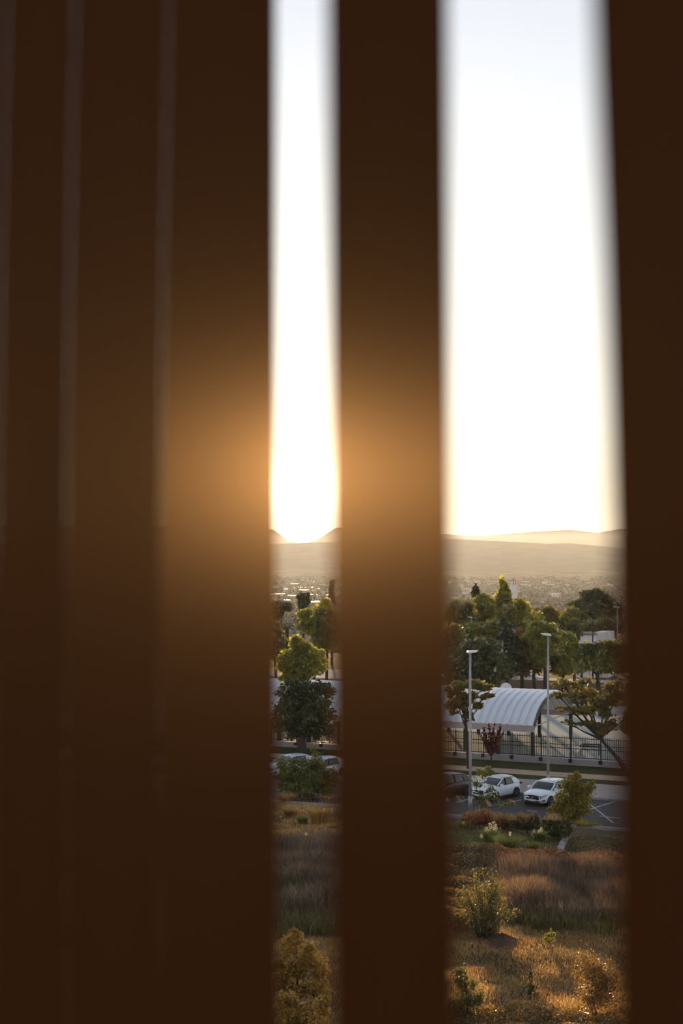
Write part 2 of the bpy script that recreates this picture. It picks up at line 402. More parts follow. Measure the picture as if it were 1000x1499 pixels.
R0, R1 = -85, 30
road = strip('car_park', R0, R1, S_LOT0, S_LOT1, -0.3, 0.0, M['asphalt'])
strip('sidewalk', R0, R1, S_LOT1, S_WALK, -0.3, 0.12, M['sidewalk'])
strip('kerb_far', R0, R1, S_LOT1 - 0.18, S_LOT1, -0.3, 0.14, M['kerb'])
strip('kerb_near', R0, R1, S_LOT0 - 0.25, S_LOT0, -0.3, 0.16, M['kerb'])
strip('lawn_near', R0, R1, S_WALK, S_G1, -0.3, 0.15, M['lawn'])
strip('path', R0, R1, S_G1, S_PATH, -0.3, 0.13, M['sandpath'])
strip('lawn_far', R0, R1, S_PATH, S_WALL, -0.3, 0.16, M['lawn'])
strip('wall_fence_base', R0, R1, S_WALL, S_WALL + 0.3, -0.3, 0.62, M['concrete'])
strip('court_apron', R0, R1, S_WALL + 0.3, 150, -0.3, 0.05, M['paleconcrete'])

# markings of the parking bays, flat paint on the asphalt
def marking(p0, p1, w=0.11):
    x0, y0, _ = ground_at(*p0); x1, y1, _ = ground_at(*p1)
    d = Vector((x1 - x0, y1 - y0, 0)); n = Vector((-d.y, d.x, 0)).normalized() * (w / 2)
    a = Vector((x0, y0, 0.0)); c = Vector((x1, y1, 0.0)); z = Vector((0, 0, 0.006))
    b = MB(); b.add([a - n, a + n, c + n, c - n, a - n + z, a + n + z, c + n + z, c - n + z],
                    [(4, 7, 6, 5), (0, 1, 5, 4), (1, 2, 6, 5), (2, 3, 7, 6), (3, 0, 4, 7)])
    o = b.build('parking_line', M['marking'])
    o.parent = road; o.matrix_parent_inverse = (Matrix.Translation(road.location) @ Matrix.Rotation(-UA, 4, 'Z')).inverted()
for p in [((668, 1176), (690, 1170)), ((730, 1181), (763, 1172)), ((772, 1188), (786, 1189)), ((855, 1189), (905, 1173)),
          ((858, 1174), (898, 1206)), ((878, 1196), (908, 1199)), ((405, 1157), (425, 1160))]:
    marking(*p)

# ------------------------------------------------------------------ the room, its window opening and the slatted blind
def room():
    def wall(name, c, s, m): o = MB().box(c, s).build(name, m); o['kind'] = 'structure'
    wall('floor', (0, -0.45, 15.40), (4.4, 6.0, 0.2), M['roomfloor'])
    wall('ceiling', (0, -0.45, 18.50), (4.4, 6.0, 0.2), M['roomwall'])
    wall('wall_back', (0, -3.5, 16.95), (4.4, 0.2, 2.9), M['roomwall'])
    wall('wall_left', (-2.3, -0.45, 16.95), (0.2, 6.0, 3.3), M['roomwall'])
    wall('wall_right', (2.3, -0.45, 16.95), (0.2, 6.0, 3.3), M['roomwall'])
    wall('wall_facade', (0, -0.45, 9.35), (4.6, 6.0, 11.9), M['wallpale'])
room()

blind = empty('vertical_blind', (0, 1.6, 18.40), 0, 'brown vertical slat blind hanging close to the camera, blurred and nearly black', 'blind')
hb = MB().box((0, -0.08, -0.03), (4.2, 1.5, 0.06)); hb.build('headrail', M['rail'], blind)
def slat(Y, top_l, top_r, bot_l, bot_r, bow=0.010, mid=None, YL=None):
    """one cloth slat hanging at distance Y; edges given by their columns at the top and bottom of the frame"""
    nu, nz = 8, 24
    YL = Y if YL is None else YL          # a slat turned on its hanger has its left edge at another distance
    zt = 18.36; zb = 15.56
    z_top = CAMZ + HY / F * Y; z_bot = CAMZ + (HY - 1499) / F * Y
    X = lambda px, D=Y: (px - 500) / F * D
    vs = []; fs = []
    for j in range(nz + 1):
        z = zt + (zb - zt) * j / nz
        t = (z_top - z) / (z_top - z_bot)
        l = X(top_l + (bot_l - top_l) * t, YL); r = X(top_r + (bot_r - top_r) * t)
        if mid:
            tt = min(max(t, 0), 1); k = 4 * tt * (1 - tt); l += mid[0] * k * Y / F; r += mid[1] * k * Y / F
        for i in range(nu + 1):
            u = i / nu
            vs.append((l + (r - l) * u, YL + (Y - YL) * u + bow * (1 - (2 * u - 1) ** 2) - 1.6, z - 18.40))
    n = nu + 1
    for j in range(nz):
        for i in range(nu):
            fs.append((j * n + i, j * n + i + 1, (j + 1) * n + i + 1, (j + 1) * n + i))
    o = MB().add(vs, fs).build('slat', M['slat'], blind, smooth=True)
    h = MB().box(((vs[0][0] + vs[nu][0]) / 2, (Y + YL) / 2 - 1.6, -0.045), (0.03, 0.008, 0.06)).build('hanger', M['rail'], o)
    return o
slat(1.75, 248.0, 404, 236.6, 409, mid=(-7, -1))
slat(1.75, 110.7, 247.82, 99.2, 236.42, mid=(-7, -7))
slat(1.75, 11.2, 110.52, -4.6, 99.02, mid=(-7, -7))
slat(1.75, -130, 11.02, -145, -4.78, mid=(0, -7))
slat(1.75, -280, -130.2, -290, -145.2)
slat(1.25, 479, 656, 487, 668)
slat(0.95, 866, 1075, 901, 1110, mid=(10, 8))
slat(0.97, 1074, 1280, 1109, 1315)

# ------------------------------------------------------------------ haze over the valley
def haze():
    m, nt, N, L = mat_new('evening_haze')
    out = N('ShaderNodeOutputMaterial'); v = N('ShaderNodeVolumeScatter')
    v.inputs['Color'].default_value = (0.80, 0.88, 1.0, 1); v.inputs['Density'].default_value = 3.9e-5; v.inputs['Anisotropy'].default_value = 0.5
    L(v.outputs[0], out.inputs['Volume'])
    b = MB().box((100, 7005, 0), (9000, 13990, 190)).build('haze', m)
    tag(b, 'warm evening haze lying over the valley and the hills', 'haze', kind='stuff')
haze()

# ------------------------------------------------------------------ hills
def ridge(name, Y0, Y1, zb, crest, mat, x0, x1, n, amp, dome=0.0):
    xs = np.linspace(x0, x1, n); ys = np.linspace(0, 1, 26)
    X, T = np.meshgrid(xs, ys)
    pxs = 500 + xs / Y1 * F
    cz = np.interp(pxs, *zip(*crest)); cz = CAMZ + (HY - cz) / F * Y1
    r = np.random.default_rng(int(Y1)); nz = np.zeros((len(ys), n))
    for k in range(7):
        fr = 2.0 ** k * 5.0
        nz += np.sin(X / (x1 - x0) * fr * 6.28 + r.uniform(0, 6) + 3 * np.sin(T * 3 + k)) * np.cos(T * (2 + k * 2.3) + r.uniform(0, 6)) / 1.55 ** k
    prof = np.sin(np.minimum(T, 1) * math.pi / 2) ** 1.15
    Z = zb + (cz[None, :] - zb) * prof + nz * amp * (0.25 + 0.75 * prof)
    Yv = Y0 + (Y1 - Y0) * T
    back = np.full((1, n), 0.0)
    X = np.vstack([X, X[:1]]); Yv = np.vstack([Yv, np.full((1, n), Y1 + (Y1 - Y0) * 0.6)]); Z = np.vstack([Z, np.full((1, n), zb)])
    v = np.stack([X.ravel(), Yv.ravel(), Z.ravel()], 1); ny = len(ys) + 1
    i = (np.arange(ny - 1)[:, None] * n + np.arange(n - 1)[None, :]).ravel()
    f = np.stack([i, i + 1, i + n + 1, i + n], 1)
    o = link(name, np_mesh(name, v, f, True), mat); o['kind'] = 'structure'
    return o
ridge('hill_near', 4600, 6300, -64, [(-2500, 796), (380, 797), (450, 794), (495, 793), (655, 789), (700, 791), (760, 794), (800, 796), (830, 795), (905, 802), (3500, 800)], M['hill'], -3200, 3600, 420, 0.9)
ridge('hill_far', 8200, 11500, -64, [(-2500, 778), (370, 770), (402, 776), (425, 792), (445, 797), (465, 790), (492, 773), (540, 772), (600, 778), (665, 783), (700, 785), (760, 780), (825, 776), (870, 781), (910, 774), (3500, 780)], M['hill'], -4300, 4400, 300, 2.5)  # crest lowered under the sun: bright sky there stands in for its bloom

# ------------------------------------------------------------------ foliage builders
def leaf_faces(c, size, r, up=0.0, aspect=0.55):
    n = len(c)
    nrm = r.normal(size=(n, 3)); nrm[:, 2] += up; nrm /= np.linalg.norm(nrm, axis=1)[:, None]
    a = r.normal(size=(n, 3)); a -= (a * nrm).sum(1)[:, None] * nrm; a /= np.linalg.norm(a, axis=1)[:, None]
    b = np.cross(nrm, a)
    s = (np.asarray(size) * r.uniform(0.6, 1.3, n))[:, None]
    v = np.stack([c - a * s, c + b * s * aspect, c + a * s, c - b * s * aspect], 1).reshape(-1, 3)
    return v, np.arange(4 * n).reshape(n, 4)

def crown_points(blobs, n, r, clumps=26, spread=0.2, shell=0.55):
    """clumped points in a set of ellipsoids (cx, cy, cz, rx, ry, rz)"""
    blobs = np.asarray(blobs, float)
    vol = (blobs[:, 3] * blobs[:, 4] * blobs[:, 5]) ** 0.8; vol /= vol.sum()
    pts = []
    for b, w in zip(blobs, vol):
        k = max(60, int(n * w)); m = max(6, int(clumps))
        d = r.normal(size=(m, 3)); d /= np.linalg.norm(d, axis=1)[:, None]
        rad = (shell + (1 - shell) * r.uniform(0, 1, m))[:, None]
        cc = d * rad
        sz = r.uniform(0.45, 1.35, m); pr = sz ** 2 / (sz ** 2).sum()
        idx = r.choice(m, k, p=pr)
        p = cc[idx] + r.normal(size=(k, 3)) * (spread * sz[idx])[:, None]
        pts.append(b[:3] + p * b[3:6])
    return np.concatenate(pts)

def trunk_mesh(h, rad, blobs, r, lean=(0, 0), nb=6, seg=7):
    b = MB(); top = Vector((lean[0], lean[1], h))
    mid = Vector((lean[0] * .4 + r.uniform(-.1, .1), lean[1] * .4, h * .5))
    b.tube([(0, 0, -0.3), (0, 0, 0.2), mid, top], [rad * 1.35, rad, rad * .8, rad * .45], seg)
    bl = sorted(blobs, key=lambda q: -q[3] * q[4] * q[5])[:nb]
    for q in bl:
        t = min(0.95, max(0.35, (q[2] - 0.4 * q[5]) / max(h, .1) * 0.75)); st = Vector((0, 0, 0)).lerp(top, t)
        en = Vector(q[:3]); m2 = st.lerp(en, .5) + Vector((0, 0, -0.08 * h * 0.3))
        b.tube([st, m2, en], [rad * .5, rad * .3, rad * .1], 5)
        for _ in range(3):
            e2 = en + Vector(r.normal(size=3)) .normalized() * 0.8 * min(q[3], q[5])
            b.tube([m2.lerp(en, r.uniform(.2, .9)), e2], [rad * .2, rad * .05], 4)
    return b

def tree(name, px, py_base, py_top, blobs_px, mat, n, leaf, label, group=None, Y=None, trunk_r=0.2, clumps=26, spread=0.2, shell=0.55, seed=1, trunk_h=None, depth=1.0, aspect=0.55, nb=6, up=0.0, cat='tree', trunk_px=None, tmat='bark'):
    """blobs_px: ellipses (px, py, rx, ry) in the photograph, given depth of their own at the tree's distance"""
    r = np.random.default_rng(seed); n = int(n * 1.6); leaf *= .80; clumps = int(clumps * .8)
    if Y is None: x, Y, z = ground_at(px, py_base)
    else:
        x = (px - 500) / F * Y; z = tz(x, Y)
    k = Y / F
    bl = []
    for q in blobs_px:
        rx = q[2] * k; rz = q[3] * k; dy = (q[4] * k if len(q) > 4 else r.uniform(-.4, .4) * rx)
        bl.append(((q[0] - px) * k, dy, CAMZ + (HY - q[1]) * k - z, rx, rx * depth, rz))
    root = empty(name, (x, Y, z), 0, label, cat, group)
    th = trunk_h if trunk_h else max(0.3, max(q[2] for q in bl) * 0.85)
    if th > 0:
        trunk_mesh(th, trunk_r, bl, r, lean=(bl[0][0] * .5, 0), nb=nb).build('trunk', M[tmat], root, smooth=True)
    p = crown_points(bl, n, r, clumps, spread, shell)
    p[:, 2] = np.maximum(p[:, 2], 0.05)
    v, f = leaf_faces(p, leaf, r, up, aspect)
    fo = link('foliage', np_mesh('foliage', v, f), M[mat], root); fo['kind'] = 'stuff'
    return root

def blades(base, h, w, lean, r, curve=0.35):
    """blades of grass from base points (N,3): a two-piece bent strip each"""
    n = len(base); h = np.asarray(h) * np.ones(n); a = r.uniform(0, 2 * math.pi, n)
    d = np.stack([np.cos(a), np.sin(a), np.zeros(n)], 1)
    if lean is not None and np.ndim(lean) == 2: d = lean
    fa = r.uniform(0, 2 * math.pi, n); sd = np.stack([np.cos(fa), np.sin(fa), np.zeros(n)], 1) * (w / 2)
    amt = (curve * h * r.uniform(.3, 1.2, n))[:, None]
    mid = base + d * amt * .35 + np.stack([0 * h, 0 * h, h * .6], 1)
    tip = base + d * amt + np.stack([0 * h, 0 * h, h * (1 - 0.25 * curve)], 1)
    v = np.stack([base - sd, base + sd, mid - sd * .7, mid + sd * .7, tip - sd * .1, tip + sd * .1], 1).reshape(-1, 3)
    i = np.arange(n) * 6
    f = np.concatenate([np.stack([i, i + 1, i + 3, i + 2], 1), np.stack([i + 2, i + 3, i + 5, i + 4], 1)])
    return v, f

def region_points(poly, n, r):
    """random ground points inside a polygon of the photograph (evenly spread on the ground as seen)"""
    poly = np.asarray(poly, float); lo = poly.min(0); hi = poly.max(0)
    g = np.array([ground_at(px, py) for px, py in poly])[:, :2]
    lo, hi = g.min(0), g.max(0); out = []; tot = 0
    while tot < n:
        q = r.uniform(lo, hi, size=(n * 2, 2)); ins = np.zeros(len(q), bool); j = len(g) - 1
        for i in range(len(g)):
            c = ((g[i, 1] > q[:, 1]) != (g[j, 1] > q[:, 1])) & (q[:, 0] < (g[j, 0] - g[i, 0]) * (q[:, 1] - g[i, 1]) / (g[j, 1] - g[i, 1] + 1e-9) + g[i, 0])
            ins ^= c; j = i
        out.append(q[ins]); tot += ins.sum()
    q = np.concatenate(out)[:n]
    return np.column_stack([q, terrain_z(q[:, 0], q[:, 1])])

def stuff_blades(name, label, cat, poly, n, h, w, mat, seed, curve=0.4, clump=0.0, lumps=None):
    r = np.random.default_rng(seed); b = region_points(poly, n, r)
    if clump:
        cen = region_points(poly, max(6, n // 60), r); idx = r.integers(0, len(cen), n); sel = r.uniform(size=n) < 0.75
        off = r.normal(size=(n, 2)) * clump
        b[sel, :2] = cen[idx[sel], :2] + off[sel]; b[:, 2] = terrain_z(b[:, 0], b[:, 1])
    hh = h * r.uniform(0.5, 1.25, n)
    if lumps: hh = hh * (0.65 + 0.5 * np.abs(np.sin(b[:, 0] * lumps) * np.cos(b[:, 1] * lumps * .6 + 1)))
    v, f = blades(b, hh, w, None, r, curve)
    o = link(name, np_mesh(name, v, f), M[mat]); tag(o, label, cat, kind='stuff')
    return o

def stuff_leaves(name, label, cat, poly, n, h, leaf, mat, seed, lumps=1.6):
    """a low continuous mass of small leaves whose top rises and falls in mounds"""
    r = np.random.default_rng(seed); b = region_points(poly, n, r)
    top = h * (0.45 + 0.55 * np.abs(np.sin(b[:, 0] * lumps + 2 * np.sin(b[:, 1] * .5)) * np.cos(b[:, 1] * lumps * .7 + b[:, 0] * .3)))
    b[:, 2] += top * r.uniform(0, 1, n) ** 0.5
    v, f = leaf_faces(b, leaf, r)
    o = link(name, np_mesh(name, v, f), M[mat]); tag(o, label, cat, kind='stuff')
    return o

# ------------------------------------------------------------------ arched metal canopy over the sports court
CR0, CR1, CS0, CS1 = -64.0, -32.3, 110.5, 122.6
strip('court_floor', -66, -24, 113.0, 141.0, 0.0, 0.07, M['court'])
strip('court_band', -66, -24, 109.2, 110.6, 0.0, 0.075, M['courtred'])
strip('court_margin', -66, -24, 111.6, 112.7, 0.0, 0.075, M['court'])
strip('wall_low', -72, -6, 162.0, 162.5, -0.3, 1.3, M['wallbrown'])
strip('road_far', -90, 10, 166.0, 178.0, -0.2, 0.10, M['paleconcrete'])
_x, _y = rs((CR0 + CR1) / 2, (CS0 + CS1) / 2)
canopy = empty('arched_canopy', (_x, _y, 0), -UA, 'long white ribbed metal barrel roof canopy on columns behind the iron fence', 'canopy')
HALF = (CS1 - CS0) / 2; RISE = 2.1; EAVE = 2.55
def arc(t):   # t -1..1 across the span
    ang = math.radians(63) * t
    R = HALF / math.sin(math.radians(63)); k = RISE / (R * (1 - math.cos(math.radians(63))))
    return R * math.sin(ang), EAVE + RISE - R * (1 - math.cos(ang)) * k
def panel_mesh(w):
    b = MB(); prof = [(-.5, 0.0), (-.36, .0), (-.31, .12), (-.14, .24), (.14, .24), (.31, .12), (.36, 0.0), (.5, 0.0)]
    rings = []
    for j in range(21):
        y, z = arc(-1 + 2 * j / 20); y2, z2 = arc(-1 + 2 * j / 20 + .001)
        n = Vector((0, -(z2 - z), (y2 - y))).normalized()
        rings.append([Vector((p * w, y, z)) + n * h for p, h in prof])
    b.loft(rings, close=False, caps=False)
    return b
PW = 0.66; npan = int((CR1 - CR0) / PW); p0 = None
for i in range(npan):
    r = (CR1 - CR0) / 2 - PW * (i + .5)
    if p0 is None:
        p0 = panel_mesh(PW).build('roof_panel', M['roofmetal'], canopy); p = p0
        sm = p0.modifiers.new('thick', 'SOLIDIFY'); sm.thickness = 0.02
    else: p = copy_obj(p0, canopy)
    p.location = (r, 0, 0)
LEN = CR1 - CR0
MB().box((0, -HALF - .02, EAVE - .20), (LEN + .1, .10, .50)).build('eave_fascia', M['roofedge'], canopy)
MB().box((0, HALF + .02, EAVE - .20), (LEN + .1, .10, .50)).build('eave_fascia', M['roofedge'], canopy)
for sgn in (1, -1):
    b = MB(); pts = [(sgn * (LEN / 2 + .02), *arc(-1 + 2 * j / 18)) for j in range(19)]
    rings = []
    for (x, y, z) in pts: rings.append([(x - .05, y, z - .22), (x + .05, y, z - .22), (x + .05, y, z + .10), (x - .05, y, z + .10)])
    b.loft(rings); b.build('edge_arch', M['darksteel'], canopy)
col0 = None
for sgn in (-1, 1):
    for i in range(12):
        r = LEN / 2 - .15 - i * 2.84
        if col0 is None:
            col0 = MB().box((0, 0, 1.15), (.26, .26, 2.3)).build('column', M['darksteel'], canopy); c = col0
        else: c = copy_obj(col0, canopy)
        c.location = (r, sgn * (HALF - .12), 0)
for i in range(5):
    b = MB(); x = LEN / 2 - .3 - i * 7.7
    b.tube([(x, -HALF, EAVE - .15), (x, HALF, EAVE - .15)], .05, 6); b.build('tie_beam', M['steel'], canopy)

def backboard():
    x, y, z = at(741, 1006, 131.0)
    t = empty('basketball_hoop', (x, y, 0.05), -UA, 'white fan-shaped basketball backboard showing above the canopy ridge', 'basketball hoop')
    R = .52; b = MB(); zc = z - .28
    front = [(-R, -.05, zc)] + [(-R * math.cos(a), -.05, zc + .22 + R * .8 * math.sin(a)) for a in np.linspace(0, math.pi, 14)] + [(R, -.05, zc)]
    b.loft([front, [(p[0], .0, p[2]) for p in front]]); b.build('backboard', M['white'], t)
    b = MB(); b.tube([(0, .3, 0), (0, .3, zc), (0, 0, zc + .1)], .06, 8); b.build('post', M['steel'], t)
    b = MB(); pts = [(.2 * math.cos(a), -.28 + .2 * math.sin(a), zc + .05) for a in np.linspace(0, 2 * math.pi, 17)]; b.tube(pts, .012, 5, caps=False); b.build('rim', M['paintdark'], t)
backboard()

# ------------------------------------------------------------------ iron picket fence on the low wall
def fence():
    f0, f1 = -61.0, -20.5
    x, y = rs((f0 + f1) / 2, S_WALL + .15)
    t = empty('picket_fence', (x, y, 0.62), -UA, 'black iron picket fence along the low grey wall in front of the court', 'fence')
    Ln = f1 - f0; n = 290; sp = Ln / n; pk = None
    for i in range(n):
        if pk is None:
            b = MB(); b.box((0, 0, .88), (.036, .036, 1.66)); b.add([(-.015, -.015, 1.71), (.015, -.015, 1.71), (.015, .015, 1.71), (-.015, .015, 1.71), (0, 0, 1.80)], [(0, 1, 4), (1, 2, 4), (2, 3, 4), (3, 0, 4)])
            pk = b.build('picket', M['iron'], t); p = pk
        else: p = copy_obj(pk, t)
        p.location = (-Ln / 2 + sp * (i + .5), 0, 0)
    for z in (.12, .80, 1.08, 1.60):
        MB().box((0, 0, z), (Ln, .045, .05)).build('rail', M['iron'], t)
    po = None; k = 0; xx = Ln / 2 - .9
    while xx > -Ln / 2:
        if po is None:
            po = MB().box((0, .0, .9), (.07, .07, 1.85)).build('post', M['iron'], t)
            MB().box((0, -.19, -.12), (.26, .08, .30)).build('bracket', M['iron'], po); p = po
        else: p = copy_tree(po, t)
        p.location = (xx, -.02, 0); xx -= 2.35
fence()

def handrails():
    for (a, b_, lab) in [((833, 1107), (852, 1087), 'bright sloping steel handrail behind the fence, the longer of two'), ((843, 1103), (849, 1097), 'short bright steel handrail behind the fence beside the longer one')]:
        A = Vector(at(a[0], a[1], 113.5)); B = Vector(at(b_[0], b_[1], 114.5))
        A.z = max(A.z, .55)
        t = empty('handrail', (A.x, A.y, 0.05), 0, lab, 'handrail')
        q = lambda v: (v.x - A.x, v.y - A.y, v.z - .05)
        m = MB(); m.tube([q(A), q(B)], .045, 8); m.build('rail', M['handrail'], t)
        for v in (A.lerp(B, .03), A.lerp(B, .97)):
            m = MB(); w = q(v); m.tube([(w[0], w[1], -.02), w], .035, 8); m.build('post', M['steel'], t)
handrails()

def bench(px, py, label):
    x, y, z = at(px, py, 115.5)
    t = empty('bench', (x, y, 0.05), -UA + .2, label, 'bench')
    for i in range(3): MB().box((0, -.2 + .16 * i, .46), (1.7, .13, .05)).build('seat_slat', M['darksteel'], t)
    for i in range(2): MB().box((0, .26, .66 + .18 * i), (1.7, .05, .13)).build('back_slat', M['darksteel'], t)
    for sx in (-.7, .7):
        m = MB(); m.box((sx, 0, .22), (.08, .5, .44)); m.box((sx, .29, .55), (.08, .05, .75)); m.build('leg', M['darksteel'], t)
bench(864, 1096, 'dark slatted bench on the pale paving behind the fence')

# ------------------------------------------------------------------ street lamps
def lamp(px, base_py, top_py, label, Y=None, r=.085, arm=1, sc=1.0, dark=False):
    if Y is None: x, Y, z = ground_at(px, base_py)
    else: x = (px - 500) / F * Y; z = tz(x, Y)
    ztop = CAMZ + (HY - top_py) / F * Y
    h = ztop - z
    t = empty('street_lamp', (x, Y, z), 0, label, 'street lamp')
    b = MB(); b.tube([(0, 0, -.05), (0, 0, h * .3), (0, 0, h - .12)], [r * 1.25, r * 1.05, r * .75], 12); b.build('pole', M['iron' if dark else 'steel'], t, smooth=True)
    b = MB(); b.tube([(0, 0, -.05), (0, 0, .9)], r * 1.55, 12); b.build('base_sleeve', M['steel'], t, smooth=True)
    R = Matrix.Rotation(math.radians(-9 * arm), 3, 'Y')
    hd = MB(); w = .62 * sc
    rings = []
    for (u, hw, hh) in [(-.30, .10, .05), (-.2, .17, .09), (.05, .19, .085), (.45, .17, .05), (.72, .09, .025)]:
        rings.append([Vector((0, 0, h - .06)) + R @ Vector((u * w * arm * 1.15, sy * hw * sc * 1.3, sz * hh * sc)) for sy, sz in ((-1, -.6), (1, -.6), (1, .5), (.5, 1), (-.5, 1), (-1, .5))])
    hd.loft(rings); hd.build('lamp_head', M['blackplastic' if dark else 'lampwhite'], t)
    MB().box(tuple(Vector((0, 0, h - .06)) + R @ Vector((.2 * w * arm, 0, -.07 * sc))), (.5 * sc, .3 * sc, .02), R).build('lens', M['lens'], t)
lamp(688.5, 1186, 953, 'tall grey street lamp in front of the white car nearest the lamp post')
lamp(802.5, 1152, 928, 'tall grey street lamp rising behind the white car beside the golden bush', arm=-1, r=.08)
lamp(868, 960, 908, 'thin distant lamp post standing over the white building among dark pines', Y=166, r=.09, arm=1, dark=True)
lamp(690, 960, 903, 'thin distant lamp post among the pale trees beyond the canopy', Y=172, r=.08, arm=-1, sc=.8)
lamp(904, 960, 888, 'distant lamp post close to the edge of the right slat', Y=160, r=.09, arm=-1, sc=.9)

# ------------------------------------------------------------------ cars
def car(x, y, heading, label, paint, L=4.05, W=1.76, H=1.47, z=0.0, style='hatch', group=None):
    t = empty('car', (x, y, z), heading, label, 'car', group)
    hl = L / 2; hw = W / 2
    def ring(xc, w, zb, zt, crown):
        h = zt - zb
        half = [(0, zb), (w * .80, zb), (w * .95, zb + .10 * h), (w, zb + .36 * h), (w * .985, zb + .62 * h), (w * .93, zt - .07 * h), (w * .80, zt), (w * .4, zt + crown * .8)]
        pts = half + [(0, zt + crown)] + [(-a, b) for a, b in half[1:][::-1]]
        return [(xc, a, b) for a, b in pts]
    b = MB()
    st = [(hl, .62, .34, .66, .0), (hl - .06, .72, .26, .72, .01), (hl - .22, .86, .22, .80, .02), (hl - .6, .965, .2, .88, .03), (hl - 1.12, 1.0, .2, .96, .03),
          (.35, 1.0, .19, .97, .0), (-.6, 1.0, .19, .99, .0), (-1.2, .995, .2, 1.02, .0), (-hl + .42, .96, .24, 1.03, .0), (-hl + .12, .88, .3, 1.0, .0), (-hl, .78, .38, .92, .0)]
    b.loft([ring(xc, hw * w, zb, zt, cr) for xc, w, zb, zt, cr in st]); body = b.build('body', paint, t, smooth=True)
    # glasshouse
    xw0 = hl - 1.10; xw1 = hl - 1.92; xr = -hl + .62; xr0 = -hl + .22
    def gr(xc, wb, wt, zt, zb=.93): return [(xc, -wb * hw, zb), (xc, wb * hw, zb), (xc, (wb * .45 + wt * .55) * hw, zb + (zt - zb) * .55), (xc, wt * hw, zt - .03), (xc, wt * .75 * hw, zt), (xc, -wt * .75 * hw, zt), (xc, -wt * hw, zt - .03), (xc, -(wb * .45 + wt * .55) * hw, zb + (zt - zb) * .55)]
    g = MB(); g.loft([gr(xw0, .80, .79, .96), gr(xw0 - .42, .87, .74, 1.21), gr(xw1, .90, .69, H - .05), gr(-.3, .91, .69, H - .015), gr(-1.1, .90, .68, H - .03), gr(xr, .87, .66, H - .12), gr(xr0, .82, .78, 1.04)])
    g.build('cabin_glass', M['glass'], t)
    rf = MB()
    def rr(xc, wt, zt, dz): return [(xc, -wt * hw, zt - .05), (xc, -wt * .98 * hw, zt - .01), (xc, -wt * .6 * hw, zt + dz), (xc, 0, zt + dz + .015), (xc, wt * .6 * hw, zt + dz), (xc, wt * .98 * hw, zt - .01), (xc, wt * hw, zt - .05), (xc, wt * .5 * hw, zt - .07), (xc, -wt * .5 * hw, zt - .07)]
    rf.loft([rr(xw1 + .10, .69, H - .075, .012), rr(xw1 - .3, .705, H - .02, .02), rr(-.3, .705, H, .02), rr(-1.1, .695, H - .015, .02), rr(xr - .02, .67, H - .10, .02), rr(xr - .16, .66, H - .16, .015)])
    rf.build('roof', paint, t, smooth=True)
    for s in (1, -1):
        def bar(name, pts, r, m): q = MB(); q.tube([(p[0], s * p[1] * hw, p[2]) for p in pts], r, 6); return q.build(name, m, t, smooth=True)
        bar('front_pillar', [(xw0 - .02, .83, .95), (xw0 - .42, .815, 1.21), (xw1 + .05, .71, H - .06)], .045, paint)
        bar('middle_pillar', [(-.12, .925, .97), (-.18, .72, H - .03)], .035, M['blackplastic'])
        q = MB(); y0, y1 = .915 * hw * s, .69 * hw * s
        A = [(-1.02, .93, .99), (xr - .05, .90, 1.0), (xr + .12, .70, H - .12), (-.98, .73, H - .12)]
        A = [(-hl + .92, .93, .99), (-hl + .20, .86, 1.0), (xr - .1, .71, H - .14), (-hl + 1.02, .735, H - .10)]
        q.add([(p[0], s * p[1] * hw, p[2]) for p in A] + [(p[0], s * (p[1] - .06) * hw, p[2]) for p in A], [(0, 1, 2, 3), (7, 6, 5, 4), (0, 4, 5, 1), (1, 5, 6, 2), (2, 6, 7, 3), (3, 7, 4, 0)])
        q.build('rear_pillar', paint, t)
        bar('window_trim', [(xw0 - .15, .905, .965), (.2, .945, .975), (-.9, .94, 1.0)], .018, M['blackplastic'])
        m = MB(); m.loft([[(xw0 - .28 + a * .10 + .06 * k, s * (hw * .95 + .02 + .19 * k), 1.02 + .075 * c) for a, c in ((-1, -1), (1, -1), (1, .8), (-1, 1))] for k in (0, .5, 1)]); m.build('wing_mirror', paint, t)
        for xw, fr in ((hl - .82, 'front'), (-hl + .72, 'rear')):
            a = MB(); n = 20; R = .37
            a.loft([[(xw + R * math.cos(2 * math.pi * k / n), s * yy, .33 + R * math.sin(2 * math.pi * k / n)) for k in range(n)] for yy in (hw * .70, hw * 1.005)]); a.build('wheel_arch', M['blackplastic'], t)
            wv = MB(); R2 = .315
            wv.loft([[(xw + rr_ * math.cos(2 * math.pi * k / n), s * yy, .315 + rr_ * math.sin(2 * math.pi * k / n)) for k in range(n)] for yy, rr_ in ((hw * .76, R2 * .9), (hw * .80, R2), (hw * .985, R2), (hw * 1.012, R2 * .9))])
            wh = wv.build('wheel', M['rubber'], t)
            rm = MB(); rm.loft([[(xw + .215 * math.cos(2 * math.pi * k / n), s * yy, .315 + .215 * math.sin(2 * math.pi * k / n)) for k in range(n)] for yy in (hw * .95, hw * 1.016)])
            rmo = rm.build('rim', M['blackplastic'], wh)
            for k in range(5):
                an = 2 * math.pi * k / 5 + .3; sp_ = MB(); sp_.tube([(xw, s * hw * 1.022, .315), (xw + .2 * math.cos(an), s * hw * 1.022, .315 + .2 * math.sin(an))], .032, 5); sp_.build('spoke', M['alloy'], wh)
        # lamps hug the corners
        h = MB(); P = [(hl - .075, .70, .60), (hl - .33, .93, .70), (hl - .50, .955, .80), (hl - .20, .83, .775), (hl - .07, .66, .70)]
        h.add([(p[0] + .025, s * (p[1] * hw + .012), p[2]) for p in P] + [(p[0] - .08, s * (p[1] * hw - .06), p[2]) for p in P], [(0, 1, 2, 3, 4)] + [(i, (i + 1) % 5, 5 + (i + 1) % 5, 5 + i) for i in range(5)])
        h.build('headlight', M['lens'], t)
